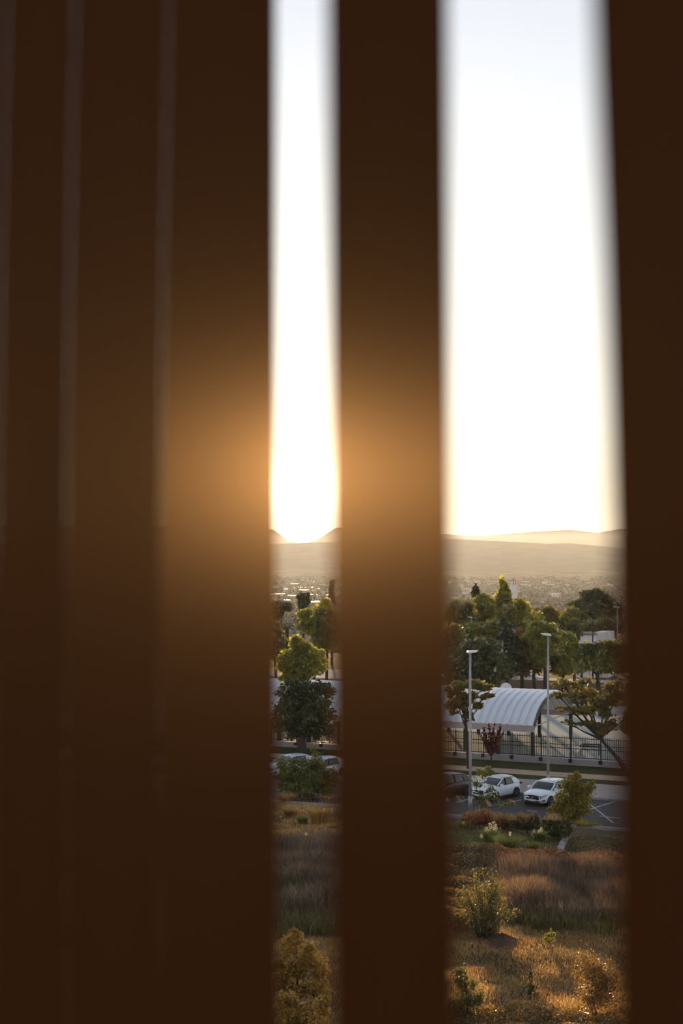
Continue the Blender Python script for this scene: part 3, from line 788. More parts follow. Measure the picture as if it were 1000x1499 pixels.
        rl = MB().box((-hl + .10, s * hw * .80, .90), (.16, .26, .16)).build('tail_light', M['redlens'], t)
        fi = MB(); fi.tube([(hl - .06, s * hw * .60, .36), (hl - .22, s * hw * .88, .46)], .06, 6); fi.build('bumper_vent', M['blackplastic'], t)
        for xd in (-.05, -.95): MB().box((xd, s * hw * .992, .80), (.17, .03, .03)).build('door_handle', paint, t)
        MB().box((-.05, s * hw * .965, .24), (2.0, .06, .09)).build('sill', M['blackplastic'], t)
    gl = MB(); gl.loft([[(hl + .035 - .12 * abs(yy) ** 2.2, yy * hw, zz) for yy, zz in ((-.70, .68), (-.35, .73), (0, .745), (.35, .73), (.70, .68), (.62, .53), (.35, .45), (0, .43), (-.35, .45), (-.62, .53))], [(hl - .15, yy * hw, zz) for yy, zz in ((-.70, .68), (-.35, .73), (0, .745), (.35, .73), (.70, .68), (.62, .53), (.35, .45), (0, .43), (-.35, .45), (-.62, .53))]])
    gl.build('grille', M['blackplastic'], t)
    MB().box((hl - .02, 0, .335), (.08, hw * 1.15, .10)).build('bumper_intake', M['blackplastic'], t)
    MB().box((hl + .02, 0, .42), (.03, .52, .11)).build('number_plate', M['white'], t)
    MB().box((hl + .025, 0, .60), (.02, .10, .10), Matrix.Rotation(math.radians(45), 3, 'X')).build('emblem', M['steel'], t)
    MB().box((-hl + .02, 0, .30), (.12, hw * 1.3, .16)).build('rear_bumper', M['blackplastic'], t)
    return t
def car_at(px, py, heading_deg, *a, **k):
    x, y, z = ground_at(px, py)
    return car(x, y, math.radians(heading_deg), *a, z=0.0, **k)
HEAD = 180 + 46      # noses point towards the camera and to the left
car_at(726, 1169, HEAD, 'white hatchback parked behind the grey street lamp and flowering shrub', M['paint'], L=3.8, W=1.70, H=1.44)
car_at(803, 1175, HEAD + 7, 'white hatchback parked beside the golden bush, its dark grille showing', M['paint'], L=4.3, W=1.84, H=1.45)
car_at(652, 1166, HEAD, 'dark red car mostly hidden behind the middle slat', M['paintdark'])
car_at(424, 1135, HEAD - 6, 'silver car glimpsed through the green bush in the narrow gap', M['paintsilver'])
car_at(470, 1139, HEAD - 6, 'white car behind the upright shrub in the narrow gap', M['paint'])
x_, y_ = rs(-54, 170); car(x_, y_, math.radians(-24), 'dark car parked under the trees beyond the low brown wall', M['paintdark'], z=.10)
x_, y_ = rs(-50.5, 170); car(x_, y_, math.radians(-24), 'pale car parked on the far road beyond the low brown wall', M['paintsilver'], z=.10)

# ------------------------------------------------------------------ buildings
def white_building():
    x, y, z = at(868, 960, 186.0)
    t = empty('building', (x, y, 0), -UA, 'low white flat-roofed building among the trees beyond the canopy', 'building')
    MB().box((-.6, 0, 2.7), (2.6, 4, 5.6)).build('wall', M['wallwhite'], t)
    MB().box((1.5, .6, 2.9), (1.6, 3.4, 6.0)).build('wall', M['wallwhite'], t)
    MB().box((-.6, 0, 5.62), (2.9, 4.3, .2)).build('roof', M['wallbrown'], t)
    MB().box((-.7, -2.0, 3.9), (.9, .1, 1.0)).build('window', M['windowdark'], t)
white_building()
def tower():
    x, y, z = at(752, 889, 1400.0)
    zb = tz(x, y); zt = CAMZ + (HY - 850) / F * 1400
    t = empty('tower', (x, y, zb), .3, 'slender pale tower standing above the far town', 'tower')
    h = zt - zb
    MB().box((0, 0, h * .42 - 1), (5.6, 5.6, h * .84 + 2)).build('shaft', M['wallwhite'], t)
    MB().box((0, 0, h * .86), (6.6, 6.6, 1.0)).build('cornice', M['wallpale'], t)
    MB().box((0, 0, h * .92), (4.6, 4.6, h * .12)).build('belfry', M['wallwhite'], t)
    for s in (-1, 1): MB().box((s * 1.2, -2.35, h * .92), (.9, .2, h * .08)).build('opening', M['windowdark'], t)
    b = MB(); b.add([(-2.5, -2.5, h * .98), (2.5, -2.5, h * .98), (2.5, 2.5, h * .98), (-2.5, 2.5, h * .98), (0, 0, h * 1.08)], [(0, 1, 4), (1, 2, 4), (2, 3, 4), (3, 0, 4), (3, 2, 1, 0)]); b.build('spire', M['rooftile'], t)
tower()
def house_proto(kind):
    t = empty('house', (0, 0, 0), 0)
    if kind == 0:
        MB().box((0, 0, 2.5), (11, 8, 7)).build('wall', M['wallpale'], t)
        b = MB(); b.add([(-6, -4.6, 5.9), (6, -4.6, 5.9), (6, 4.6, 5.9), (-6, 4.6, 5.9), (-6, 0, 8.2), (6, 0, 8.2)], [(0, 1, 5, 4), (2, 3, 4, 5), (1, 2, 5), (3, 0, 4), (3, 2, 1, 0)]); b.build('roof', M['rooftile'], t)
        for q in (-3, 0, 3): MB().box((q, -4.05, 3.4), (1.3, .15, 1.5)).build('window', M['windowdark'], t)
    elif kind == 1:
        MB().box((0, 0, 2.0), (16, 9, 6)).build('wall', M['wallwhite'], t)
        MB().box((0, 0, 5.2), (17, 10, .6)).build('roof', M['roofpale'], t)
        for q in (-5, 0, 5): MB().box((q, -4.55, 3.0), (2.2, .15, 1.3)).build('window', M['windowdark'], t)
    else:
        MB().box((0, 0, 3.5), (13, 10, 9)).build('wall', M['wallbrown'], t)
        MB().box((0, 0, 8.2), (14, 11, .5)).build('roof', M['roofpale'], t)
        for q in (-4, 0, 4):
            for w in (2.6, 5.6): MB().box((q, -5.05, w), (1.5, .15, 1.5)).build('window', M['windowdark'], t)
    return t
protos = [house_proto(i) for i in range(3)]; used = [False] * 3
HL = ['small pale house with terracotta roof in the far town below the hills', 'long white flat-roofed building in the far town below the hills', 'brown block with pale flat roof in the far town below the hills']
HG = ['terracotta-roofed houses of the far town', 'white flat-roofed buildings of the far town', 'brown blocks of the far town']
r_ = np.random.default_rng(11); cnt = 0; spots = []
while cnt < 84:
    px = r_.uniform(400, 500) if r_.uniform() < .34 else r_.uniform(655, 912)
    py = 853 + (40 if px < 500 else 52) * r_.uniform() ** 1.2
    x, y, z = ground_at(px, py)
    if any((x - a) ** 2 + (y - b) ** 2 < 26 ** 2 for a, b in spots) or abs(px - 752) < 12 and y > 1200 and y < 1500: continue
    spots.append((x, y))
    k = int(r_.choice(3, p=[.5, .3, .2])); h = protos[k]
    if used[k]: h = copy_tree(h)
    used[k] = True
    h.scale = (r_.uniform(.6, 1.0),) * 3; h.location = (x, y, z - .3); h.rotation_euler = (0, 0, r_.uniform(-.5, .5)); tag(h, HL[k], 'house', HG[k]); cnt += 1

# woods between the houses, uncounted
def woods():
    r = np.random.default_rng(5); pts = []
    for _ in range(3400):
        px = r.uniform(200, 1200)
        py = 846 + 70 * r.uniform() ** 1.1
        x, y, z = ground_at(px, py)
        if any((x - a) ** 2 + (y - b) ** 2 < 11 ** 2 for a, b in spots): continue
        s = r.uniform(2.0, 4.5)
        d = r.normal(size=(34, 3)); d /= np.linalg.norm(d, axis=1)[:, None]
        pts.append(np.array((x, y, z + s * .9)) + d * s * np.array((1.3, 1.3, .9)) * r.uniform(.5, 1, (34, 1)))
    p = np.concatenate(pts); v, f = leaf_faces(p, 1.7, r, aspect=.8)
    o = link('woods', np_mesh('woods', v, f), M['leaf_woods']); tag(o, 'dark trees scattered among the houses of the far town', 'woods', kind='stuff')
woods()

# ------------------------------------------------------------------ trees beyond the canopy
tree('poplar', 738, 0, 0, [(737, 866, 6, 15), (738, 886, 11, 20), (741, 908, 14, 20), (736, 930, 15, 20)], 'leaf_yellowgreen', 5200, .42, 'tall yellow-green poplar, the highest crown right of the middle slat', Y=185, seed=2, trunk_r=.3, clumps=30)
tree('cypress', 697, 0, 0, [(697, 871, 5, 12), (698, 892, 7, 16)], 'leaf_conifer', 2200, .35, 'small dark flat-topped cypress left of the tall poplar', Y=198, seed=3, spread=.16)
tree('broadleaf_tree', 712, 0, 0, [(708, 888, 15, 14), (722, 893, 14, 14), (700, 902, 16, 14)], 'leaf_yellowgreen', 4200, .42, 'round yellow-green tree between the cypress and the poplar', Y=192, seed=4)
tree('broadleaf_tree', 674, 0, 0, [(672, 890, 16, 14), (668, 910, 20, 20), (684, 915, 16, 18)], 'leaf_olive', 4000, .42, 'brownish olive tree half hidden by the middle slat', Y=186, seed=5)
tree('broadleaf_tree', 716, 0, 0, [(708, 920, 26, 15), (730, 925, 20, 14), (690, 928, 20, 14), (712, 940, 30, 14)], 'leaf_mid', 5200, .40, 'broad mid-green tree below the yellow-green round tree', Y=172, seed=6)
tree('broadleaf_tree', 770, 0, 0, [(762, 892, 14, 12), (770, 906, 20, 15), (752, 910, 12, 16), (782, 918, 18, 14)], 'leaf_yellowgreen', 4600, .42, 'pale yellow-green tree just right of the tall poplar', Y=190, seed=7)
tree('broadleaf_tree', 800, 0, 0, [(795, 900, 16, 10), (810, 908, 14, 10), (822, 905, 12, 8)], 'leaf_olive', 2600, .42, 'low hazy olive tree in front of the far houses', Y=215, seed=8)
tree('broadleaf_tree', 752, 0, 0, [(745, 898, 10, 10), (758, 925, 16, 16), (772, 940, 16, 14)], 'leaf_mid', 3200, .40, 'mid-green tree crowded behind the dark conifer', Y=176, seed=9)
tree('conifer', 741, 0, 0, [(741, 918, 7, 14), (742, 938, 13, 18), (742, 958, 16, 18), (740, 978, 15, 12)], 'leaf_conifer', 5200, .34, 'dark pointed conifer standing above the canopy backboard', Y=156, seed=10, trunk_r=.28)
tree('willow', 702, 0, 0, [(705, 955, 26, 18), (690, 965, 26, 20), (722, 968, 20, 24), (705, 983, 34, 18), (675, 985, 20, 18)], 'leaf_dark', 9000, .36, 'wide dark green weeping tree behind the left end of the canopy', Y=150, seed=11, trunk_r=.35, clumps=40)
tree('broadleaf_tree', 666, 0, 0, [(664, 940, 20, 22), (655, 965, 22, 22), (672, 985, 18, 14)], 'leaf_olive', 4200, .38, 'brown-green tree beside the middle slat and the weeping tree', Y=158, seed=12)
tree('broadleaf_tree', 798, 0, 0, [(793, 922, 16, 10), (782, 932, 13, 10), (808, 934, 14, 10), (800, 945, 22, 12), (790, 962, 14, 14)], 'leaf_yellowgreen', 6000, .34, 'bright yellow-green tree lit behind the second street lamp', Y=157, seed=13, trunk_r=.25, clumps=34)
tree('broadleaf_tree', 824, 0, 0, [(825, 936, 15, 10), (815, 950, 16, 14), (832, 955, 15, 14), (824, 975, 18, 14)], 'leaf_yellowgreen', 5400, .34, 'yellow-green tree on the right of the brightest one', Y=160, seed=14, clumps=34)
tree('pine', 765, 0, 0, [(765, 935, 10, 12), (768, 952, 13, 16), (764, 972, 12, 12)], 'leaf_brown', 3400, .32, 'reddish-brown pine with a bare trunk left of the bright tree', Y=158, seed=15, trunk_r=.26, nb=3)
tree('pine', 783, 0, 0, [(780, 950, 10, 12), (786, 968, 11, 14)], 'leaf_conifer', 2800, .32, 'dark slender pine with a bare trunk behind the canopy ridge', Y=161, seed=16, trunk_r=.24, nb=3)
tree('pine', 868, 0, 0, [(868, 874, 16, 9), (852, 888, 17, 10), (880, 886, 18, 12), (866, 898, 24, 12), (890, 900, 18, 16)], 'leaf_dark', 7600, .42, 'large dark umbrella pine standing on the right against the far town', Y=208, seed=17, trunk_r=.4, clumps=34)
tree('pine', 838, 0, 0, [(838, 902, 14, 11), (828, 912, 10, 9), (850, 908, 12, 10)], 'leaf_mid', 3200, .40, 'grey-green pine at the left foot of the large umbrella pine', Y=200, seed=18)
tree('round_bush', 841, 0, 0, [(841, 919, 9, 10), (844, 930, 8, 8)], 'leaf_dark', 1800, .34, 'dark ball-shaped bush left of the white building', Y=178, seed=19)
tree('broadleaf_tree', 872, 0, 0, [(862, 920, 14, 10), (878, 918, 16, 12), (895, 922, 16, 16)], 'leaf_olive', 3600, .40, 'olive-brown tree behind the thin lamp over the white building', Y=196, seed=20)
tree('broadleaf_tree', 880, 0, 0, [(864, 955, 15, 11), (886, 951, 20, 12), (854, 962, 13, 12), (876, 957, 18, 11), (882, 968, 28, 15), (905, 960, 24, 22)], 'leaf_mid', 7000, .34, 'full green tree right of the yellow-green trees with a dark trunk', Y=142, seed=21, trunk_r=.3, clumps=34)
tree('broadleaf_tree', 852, 0, 0, [(852, 960, 8, 7), (852, 972, 9, 9)], 'leaf_mid', 1500, .32, 'slim dark-trunked tree beside the full green tree', Y=150, seed=22, trunk_r=.2)
tree('street_tree', 925, 0, 0, [(824, 1000, 14, 6), (848, 1000, 18, 8), (818, 1018, 10, 6), (838, 1018, 18, 7), (862, 1016, 18, 9), (835, 1038, 20, 6), (862, 1040, 20, 8), (885, 1030, 20, 16), (858, 1058, 16, 6), (832, 1058, 9, 5), (884, 1062, 18, 10), (905, 1010, 22, 18), (915, 1050, 24, 22)], 'leaf_olive', 5200, .17, 'sparse branching street tree reaching over the fence from the right', Y=103, seed=23, trunk_r=.2, clumps=16, spread=.17, shell=.25, nb=13, trunk_h=3.4)
tree('street_tree', 686, 0, 0, [(668, 1012, 14, 14), (690, 1000, 16, 7), (706, 1006, 13, 6), (712, 1018, 10, 6), (690, 1020, 16, 8), (672, 1034, 15, 12), (702, 1034, 9, 6), (684, 1046, 8, 10)], 'leaf_olive', 5600, .16, 'thin-leaved street tree in front of the left part of the canopy', Y=108, seed=24, trunk_r=.15, clumps=20, spread=.17, shell=.3, nb=8)

# behind the narrow gap
tree('cypress', 486, 0, 0, [(486, 862, 2.6, 13), (486, 882, 4.2, 18), (486, 905, 5.5, 20)], 'leaf_conifer', 2600, .34, 'thin dark cypress spire in the narrow gap below the hills', Y=205, seed=30, spread=.14)
tree('pine', 444, 0, 0, [(444, 876, 9, 7), (444, 888, 7, 7), (443, 903, 5, 10)], 'leaf_dark', 2200, .36, 'dark pine standing alone in front of the far town', Y=225, seed=31, trunk_r=.25)
tree('broadleaf_tree', 412, 0, 0, [(412, 888, 13, 8), (402, 896, 12, 10)], 'leaf_dark', 2200, .42, 'low dark tree beyond the palm in the narrow gap', Y=235, seed=32)
tree('broadleaf_tree', 460, 0, 0, [(452, 903, 14, 10), (468, 900, 16, 14), (462, 918, 24, 12), (478, 892, 12, 14)], 'leaf_yellowgreen', 4600, .40, 'yellow-green tree right of the palm in the narrow gap', Y=180, seed=33)
tree('broadleaf_tree', 478, 0, 0, [(480, 905, 16, 16), (490, 925, 20, 22), (474, 935, 16, 14)], 'leaf_mid', 4000, .40, 'dim green tree against the left edge of the middle slat', Y=170, seed=34)
tree('broadleaf_tree', 404, 0, 0, [(398, 930, 18, 20), (408, 950, 16, 16)], 'leaf_olive', 3000, .36, 'dim olive tree against the right edge of the left slats', Y=150, seed=35)
tree('broadleaf_tree', 440, 0, 0, [(436, 942, 11, 11), (428, 955, 12, 11), (447, 953, 12, 11), (464, 962, 13, 11), (418, 972, 13, 12), (440, 972, 18, 15), (458, 980, 16, 12), (430, 990, 18, 12)], 'leaf_yellowgreen', 6500, .22, 'leafy tree with a bright yellow-green top filling the narrow gap', Y=118, seed=36, trunk_r=.3, clumps=30)
tree('broadleaf_tree', 447, 0, 0, [(424, 1012, 20, 14), (450, 1010, 22, 12), (472, 1015, 16, 16), (436, 1036, 26, 18), (464, 1042, 24, 20), (416, 1050, 18, 18), (442, 1068, 26, 14), (474, 1070, 16, 12)], 'leaf_dark', 8000, .20, 'dark leafy tree in front of the yellow-green topped one in the narrow gap', Y=113, seed=37, trunk_r=.25, clumps=26)
def palm():
    Y = 168; x = (420 - 500) / F * Y; z = tz(x, Y); h = CAMZ + (HY - 918) / F * Y - z
    t = empty('palm', (x, Y, z), 0, 'palm with arching fronds in the narrow gap left of the trees', 'palm')
    b = MB(); b.tube([(0, 0, -.3), (.1, 0, h * .5), (0, 0, h)], [.28, .2, .22], 9); b.build('trunk', M['bark'], t, smooth=True)
    r = np.random.default_rng(8)
    for k in range(22):
        a = 2 * math.pi * k / 22 + r.uniform(-.1, .1); el = r.uniform(-.1, 1.2); Ln = r.uniform(1.6, 2.1)
        m = MB(); dirv = Vector((math.cos(a), math.sin(a), 0)); pts = []
        for j in range(7):
            u = j / 6; pts.append(Vector((0, 0, h)) + dirv * (Ln * u * math.cos(el * (1 - u))) + Vector((0, 0, Ln * (math.sin(el) * u - .75 * u * u))))
        m.tube(pts, [.03, .03, .025, .02, .02, .015, .01], 4)
        sd = Vector((-dirv.y, dirv.x, 0))
        for j in range(1, 18):
            u = j / 18 * 6; i = min(5, int(u)); p = pts[i].lerp(pts[i + 1], u - i)
            for s in (1, -1):
                q = p + sd * (s * .34 * (1 - j / 26)) + dirv * .16 + Vector((0, 0, -.10)); w = dirv * .05
                m.add([p - w, p + w, q], [(0, 1, 2)])
        m.build('frond', M['leaf_dark'], t)
palm()

# ------------------------------------------------------------------ planting along the street
def red_tree():
    x, y, z = ground_at(719, 1141); k = y / F
    t = empty('red_tree', (x, y, z + .1), 0, 'small dark red-leaved tree with upright shoots in front of the fence', 'tree')
    h0 = (1141 - 1106) * k; b = MB(); b.tube([(0, 0, -.1), (.02, 0, h0), (0, 0, h0 + .6)], [.06, .05, .03], 7)
    r = np.random.default_rng(4); pts = []
    for dx0, dx1, top in [(-9, -11, 1068), (-3, -2, 1063), (3, 5, 1062), (7, 14, 1064), (9, 18, 1070), (-6, -8, 1078), (0, 1, 1074), (5, 8, 1080), (8, 12, 1085), (-8, -11, 1086)]:
        A = Vector((dx0 * .35 * k, r.uniform(-.2, .2), h0)); B = Vector((dx1 * k, r.uniform(-.5, .5), (1141 - top) * k))
        b.tube([(0, 0, h0 - .2), A, B], [.03, .025, .008], 5)
        for _ in range(110):
            u = r.uniform(.08, 1.0); p = A.lerp(B, u); wd = .105 * (1.25 - u)
            pts.append((p.x + r.normal() * wd, p.y + r.normal() * wd, p.z + r.normal() * .08))
    b.build('trunk', M['bark'], t)
    v, f = leaf_faces(np.array(pts), .10, r); fo = link('foliage', np_mesh('foliage', v, f), M['leaf_red'], t); fo['kind'] = 'stuff'
red_tree()
tree('sapling', 712, 1150, 0, [(706, 1131, 9, 5), (718, 1127, 8, 6), (712, 1136, 9, 5)], 'leaf_yellowgreen', 1100, .10, 'small green sapling under the red-leaved tree behind the white car', seed=40, trunk_r=.03, clumps=14, nb=3)
tree('flowering_shrub', 712, 1197, 0, [(700, 1148, 9, 10), (712, 1158, 12, 9), (722, 1170, 13, 8), (706, 1172, 12, 10), (735, 1180, 10, 5), (748, 1176, 8, 4)], 'leaf_mid', 620, .10, 'loose flowering shrub in front of the nearer white car', seed=41, trunk_r=.025, clumps=10, shell=.3, nb=6, cat='shrub')
def flowers_on_shrub():
    o = [q for q in bpy.data.objects if q.get('label', '').startswith('loose flowering')][0]
    r = np.random.default_rng(3); k = o.location.y / F; pts = []
    for px, py in [(697, 1140), (700, 1147), (704, 1138), (707, 1150), (699, 1155), (695, 1150), (712, 1152), (718, 1158), (723, 1163), (727, 1160), (724, 1170), (710, 1143)]:
        for _ in range(9): pts.append(((px - 712) * k + r.normal() * .10, r.normal() * .2, CAMZ + (HY - py) * k - o.location.z + r.normal() * .10))
    v, f = leaf_faces(np.array(pts), .06, r, aspect=.9); fo = link('blossom', np_mesh('blossom', v, f), M['flower'], o); fo['kind'] = 'stuff'
flowers_on_shrub()
tree('golden_bush', 838, 1205, 0, [(838, 1143, 11, 8), (830, 1152, 12, 9), (848, 1155, 12, 9), (860, 1156, 8, 8), (824, 1168, 12, 9), (842, 1170, 14, 9), (858, 1170, 9, 8), (820, 1184, 12, 7), (836, 1186, 14, 8), (852, 1185, 12, 8), (808, 1190, 7, 6), (868, 1150, 6, 6), (840, 1198, 16, 6), (845, 1137, 7, 5)], 'leaf_gold', 5000, .11, 'golden-leaved young tree overlapping the white car with the dark grille', seed=42, trunk_r=.05, clumps=18, spread=.27, shell=.55, nb=9)
tree('low_bush', 858, 1212, 0, [(848, 1206, 10, 4), (862, 1204, 12, 4), (874, 1207, 8, 3)], 'leaf_gold', 1300, .09, 'low golden bush spreading at the foot of the golden young tree', seed=43, trunk_r=.02, clumps=14, cat='bush', nb=2)
def mound_shrub(px, py, blobs, mat, n, label, seed, leaf=.08, twig=260, twigmat='blade_dry', th=.5):
    t = tree('shrub', px, py, 0, blobs, mat, n, leaf, label, seed=seed, trunk_r=.03, clumps=30, spread=.16, shell=.7, cat='shrub', nb=3)
    r = np.random.default_rng(seed); k = t.location.y / F; bs = []
    for q in blobs:
        m = max(10, twig // len(blobs)); d = r.normal(size=(m, 3)); d[:, 2] = np.abs(d[:, 2]) + .3; d /= np.linalg.norm(d, axis=1)[:, None]
        bs.append(np.array(((q[0] - px) * k, 0, CAMZ + (HY - q[1]) * k - t.location.z)) + d * np.array((q[2] * k, q[2] * k, q[3] * k)) * .85)
    b = np.concatenate(bs); v, f = blades(b, th * r.uniform(.5, 1, len(b)), .025, None, r, .5)
    o = link('twig', np_mesh('twig', v, f), M[twigmat], t); o['kind'] = 'stuff'
    return t
mound_shrub(702, 1213, [(690, 1200, 14, 9), (706, 1198, 16, 10), (720, 1202, 12, 8)], 'leaf_russet', 4200, 'russet-topped shrub at the lot edge below the street lamp', 50)
mound_shrub(738, 1213, [(732, 1203, 12, 8), (746, 1204, 12, 7)], 'leaf_brown', 2800, 'tawny shrub between the russet one and the dark green one', 51)
mound_shrub(772, 1220, [(764, 1205, 13, 10), (780, 1206, 13, 11)], 'leaf_dark', 3600, 'dark green shrub below the dark grille of the white car', 52, twigmat='blade_dry')
mound_shrub(813, 1228, [(803, 1212, 14, 12), (822, 1214, 15, 13), (812, 1206, 14, 9)], 'leaf_dark', 4400, 'dark shrub at the top of the stone path', 53, twigmat='blade_dry')
def pampas(px, py, wpx, hpx, label, seed, plumes=(), n=900, mat='blade_bright', flat=False):
    x, y, z = ground_at(px, py); k = y / F; r = np.random.default_rng(seed)
    t = empty('grass_clump', (x, y, z), 0, label, 'ornamental grass')
    R = wpx * k / 2; H = hpx * k
    a = r.uniform(0, 2 * math.pi, n); rad = R * .45 * np.sqrt(r.uniform(0, 1, n))
    b = np.stack([np.cos(a) * rad, np.sin(a) * rad, np.full(n, -.03)], 1)
    d = np.stack([np.cos(a), np.sin(a), np.zeros(n)], 1)
    v, f = blades(b, H * r.uniform(.7, 1.2, n), .028, d, r, .55)
    o = link('blade_tuft', np_mesh('blade_tuft', v, f), M[mat], t); o['kind'] = 'stuff'
    for (qx, qy, s) in plumes:
        c = Vector(((qx - px) * k, r.uniform(-.25, .25), CAMZ + (HY - qy) * k - z))
        m = MB(); m.tube([(c.x * .3, c.y * .3, 0), (c.x * .7, c.y * .7, c.z * .55), (c.x, c.y, c.z - .1)], .008, 4); st = m.build('stalk', M['blade_dry'], t)
        L_ = 1.45 * s * k
        p = np.stack([r.normal(size=90) * .20 * L_, r.normal(size=90) * .20 * L_, r.uniform(-.5, .5, 90) * L_], 1); p[:, :2] *= (1 - np.abs(p[:, 2:3]) / L_ * 1.3)
        v, f = leaf_faces(p + np.array(c), .045, r, aspect=.5); pl = link('plume', np_mesh('plume', v, f), M['plume'], t); pl['kind'] = 'stuff'
    return t
pampas(718, 1232, 34, 20, 'green grass clump with five cream plumes lit by the sun', 60, [(712, 1215, 7), (717, 1210, 8), (722, 1208, 9), (726, 1212, 8), (730, 1222, 5), (705, 1223, 4)])
pampas(743, 1247, 54, 26, 'round bright green grass clump below the plumed clump', 61, [(747, 1221, 4), (747, 1236, 4)], n=1500)
pampas(790, 1232, 26, 18, 'grey-green grass clump with pale plumes beside the dark shrub', 62, [(782, 1221, 7), (793, 1216, 6), (798, 1223, 6), (789, 1218, 4)])
pampas(780, 1246, 30, 14, 'low green grass clump left of the stone path', 63)
pampas(700, 1243, 26, 12, 'small low green grass clump left of the round bright one', 64, n=500)
pampas(678, 1213, 18, 12, 'green grass clump with one pale plume by the middle slat', 65, [(679, 1206, 5)], n=400)
pampas(468, 1208, 40, 30, 'rounded golden grass mound with small cream plumes in the narrow gap', 66, [(470, 1190, 5), (475, 1187, 5), (480, 1188, 5), (467, 1195, 5), (486, 1186, 5), (472, 1197, 4)], n=1600, mat='blade_dry')
pampas(425, 1196, 36, 16, 'flat pale grass clump by the left slats with a lit top', 67, [(421, 1195, 4), (411, 1197, 4)], n=900, mat='blade_dry')
pampas(443, 1206, 24, 14, 'small green grass tuft beside the rounded golden mound', 68, n=500)
pampas(446, 1236, 28, 12, 'small grey-green tuft below the rounded golden mound', 69, [(448, 1222, 3)], n=500)
pampas(472, 1232, 22, 14, 'dark green tuft at the edge of the middle slat', 70, n=500)
pampas(420, 1176, 44, 16, 'tawny dry grass clump below the green bush in the narrow gap', 71, n=1300, mat='blade_dry')
tree('shrub', 440, 1170, 0, [(421, 1120, 14, 11), (441, 1122, 17, 11), (464, 1122, 14, 12), (432, 1140, 20, 13), (452, 1140, 18, 13), (418, 1146, 12, 12), (440, 1155, 26, 12), (470, 1150, 20, 14)], 'leaf_mid', 8200, .10, 'green bush in front of the silver car in the narrow gap', seed=44, trunk_r=.03, clumps=22, cat='shrub', nb=4)
tree('shrub', 466, 1168, 0, [(459, 1098, 5, 12), (464, 1112, 9, 13), (458, 1126, 10, 12), (472, 1128, 12, 12), (484, 1138, 11, 14), (470, 1145, 12, 16)], 'leaf_olive', 1900, .10, 'upright narrow shrub in the narrow gap near the middle slat', seed=45, trunk_r=.03, clumps=18, cat='shrub', nb=3)

def slab_path():
    q = [ground_at(*p) for p in ((824, 1226), (833, 1228), (822, 1254), (811, 1252))]
    c = np.mean(np.array(q), 0)
    t = empty('stone_path', tuple(c), 0, 'short straight path of pale stone slabs in the garden', 'path')
    n = 4
    for i in range(n):
        u0, u1 = i / n + .015, (i + 1) / n - .015
        L_ = lambda a, b, u: np.array(a) * (1 - u) + np.array(b) * u
        pts = [L_(q[0], q[3], u0), L_(q[1], q[2], u0), L_(q[1], q[2], u1), L_(q[0], q[3], u1)]
        lo = [(p - c) + np.array((0, 0, -.1)) for p in pts]; hi = [(p - c) + np.array((0, 0, .09)) for p in pts]
        MB().add(lo + hi, [(3, 2, 1, 0), (4, 5, 6, 7), (0, 1, 5, 4), (1, 2, 6, 5), (2, 3, 7, 6), (3, 0, 4, 7)]).build('slab', M['stone'], t)
slab_path()

# ------------------------------------------------------------------ the slope below the window
stuff_blades('lawn_grass', 'short green grass in the garden strip around the plumed clumps', 'grass', [(560, 1202), (800, 1222), (815, 1256), (560, 1250)], 14000, .10, .03, 'blade_green', 80)
stuff_blades('thin_grass', 'thin dry grass on the bare ground right of the stone path', 'grass', [(828, 1226), (1000, 1232), (1000, 1272), (822, 1256)], 6500, .10, .03, 'blade_olive', 81)
stuff_leaves('russet_cover', 'low russet ground cover in a band across the slope', 'ground cover', [(725, 1252), (790, 1256), (990, 1272), (990, 1300), (800, 1282), (725, 1268)], 30000, .75, .06, 'leaf_russet', 82)
stuff_leaves('tawny_cover', 'tawny gold ground cover by the middle slat', 'ground cover', [(560, 1246), (735, 1250), (742, 1264), (735, 1300), (700, 1366), (560, 1366)], 52000, .62, .06, 'leaf_brown', 83)
stuff_blades('mauve_grass', 'tall mauve-brown feathery grass covering the middle of the slope', 'grass', [(730, 1268), (990, 1292), (990, 1366), (770, 1350), (725, 1318)], 34000, 1.05, .022, 'blade_mauve', 84, curve=.35, clump=.5, lumps=.9)
stuff_blades('green_grass', 'green grass at the foot of the mauve grass', 'grass', [(740, 1300), (905, 1322), (905, 1372), (765, 1362)], 8000, .60, .022, 'blade_olive', 85, clump=.4)
stuff_blades('dry_grass', 'short dry golden grass on the lower slope', 'grass', [(540, 1365), (1000, 1365), (1010, 1530), (540, 1530)], 64000, .16, .016, 'blade_dry', 86, clump=.35, curve=.7)
stuff_leaves('bottom_cover', 'yellow-green low plants along the bottom of the view', 'ground cover', [(560, 1478), (980, 1482), (1000, 1560), (560, 1560)], 28000, .34, .045, 'leaf_brown', 87, lumps=2.4)
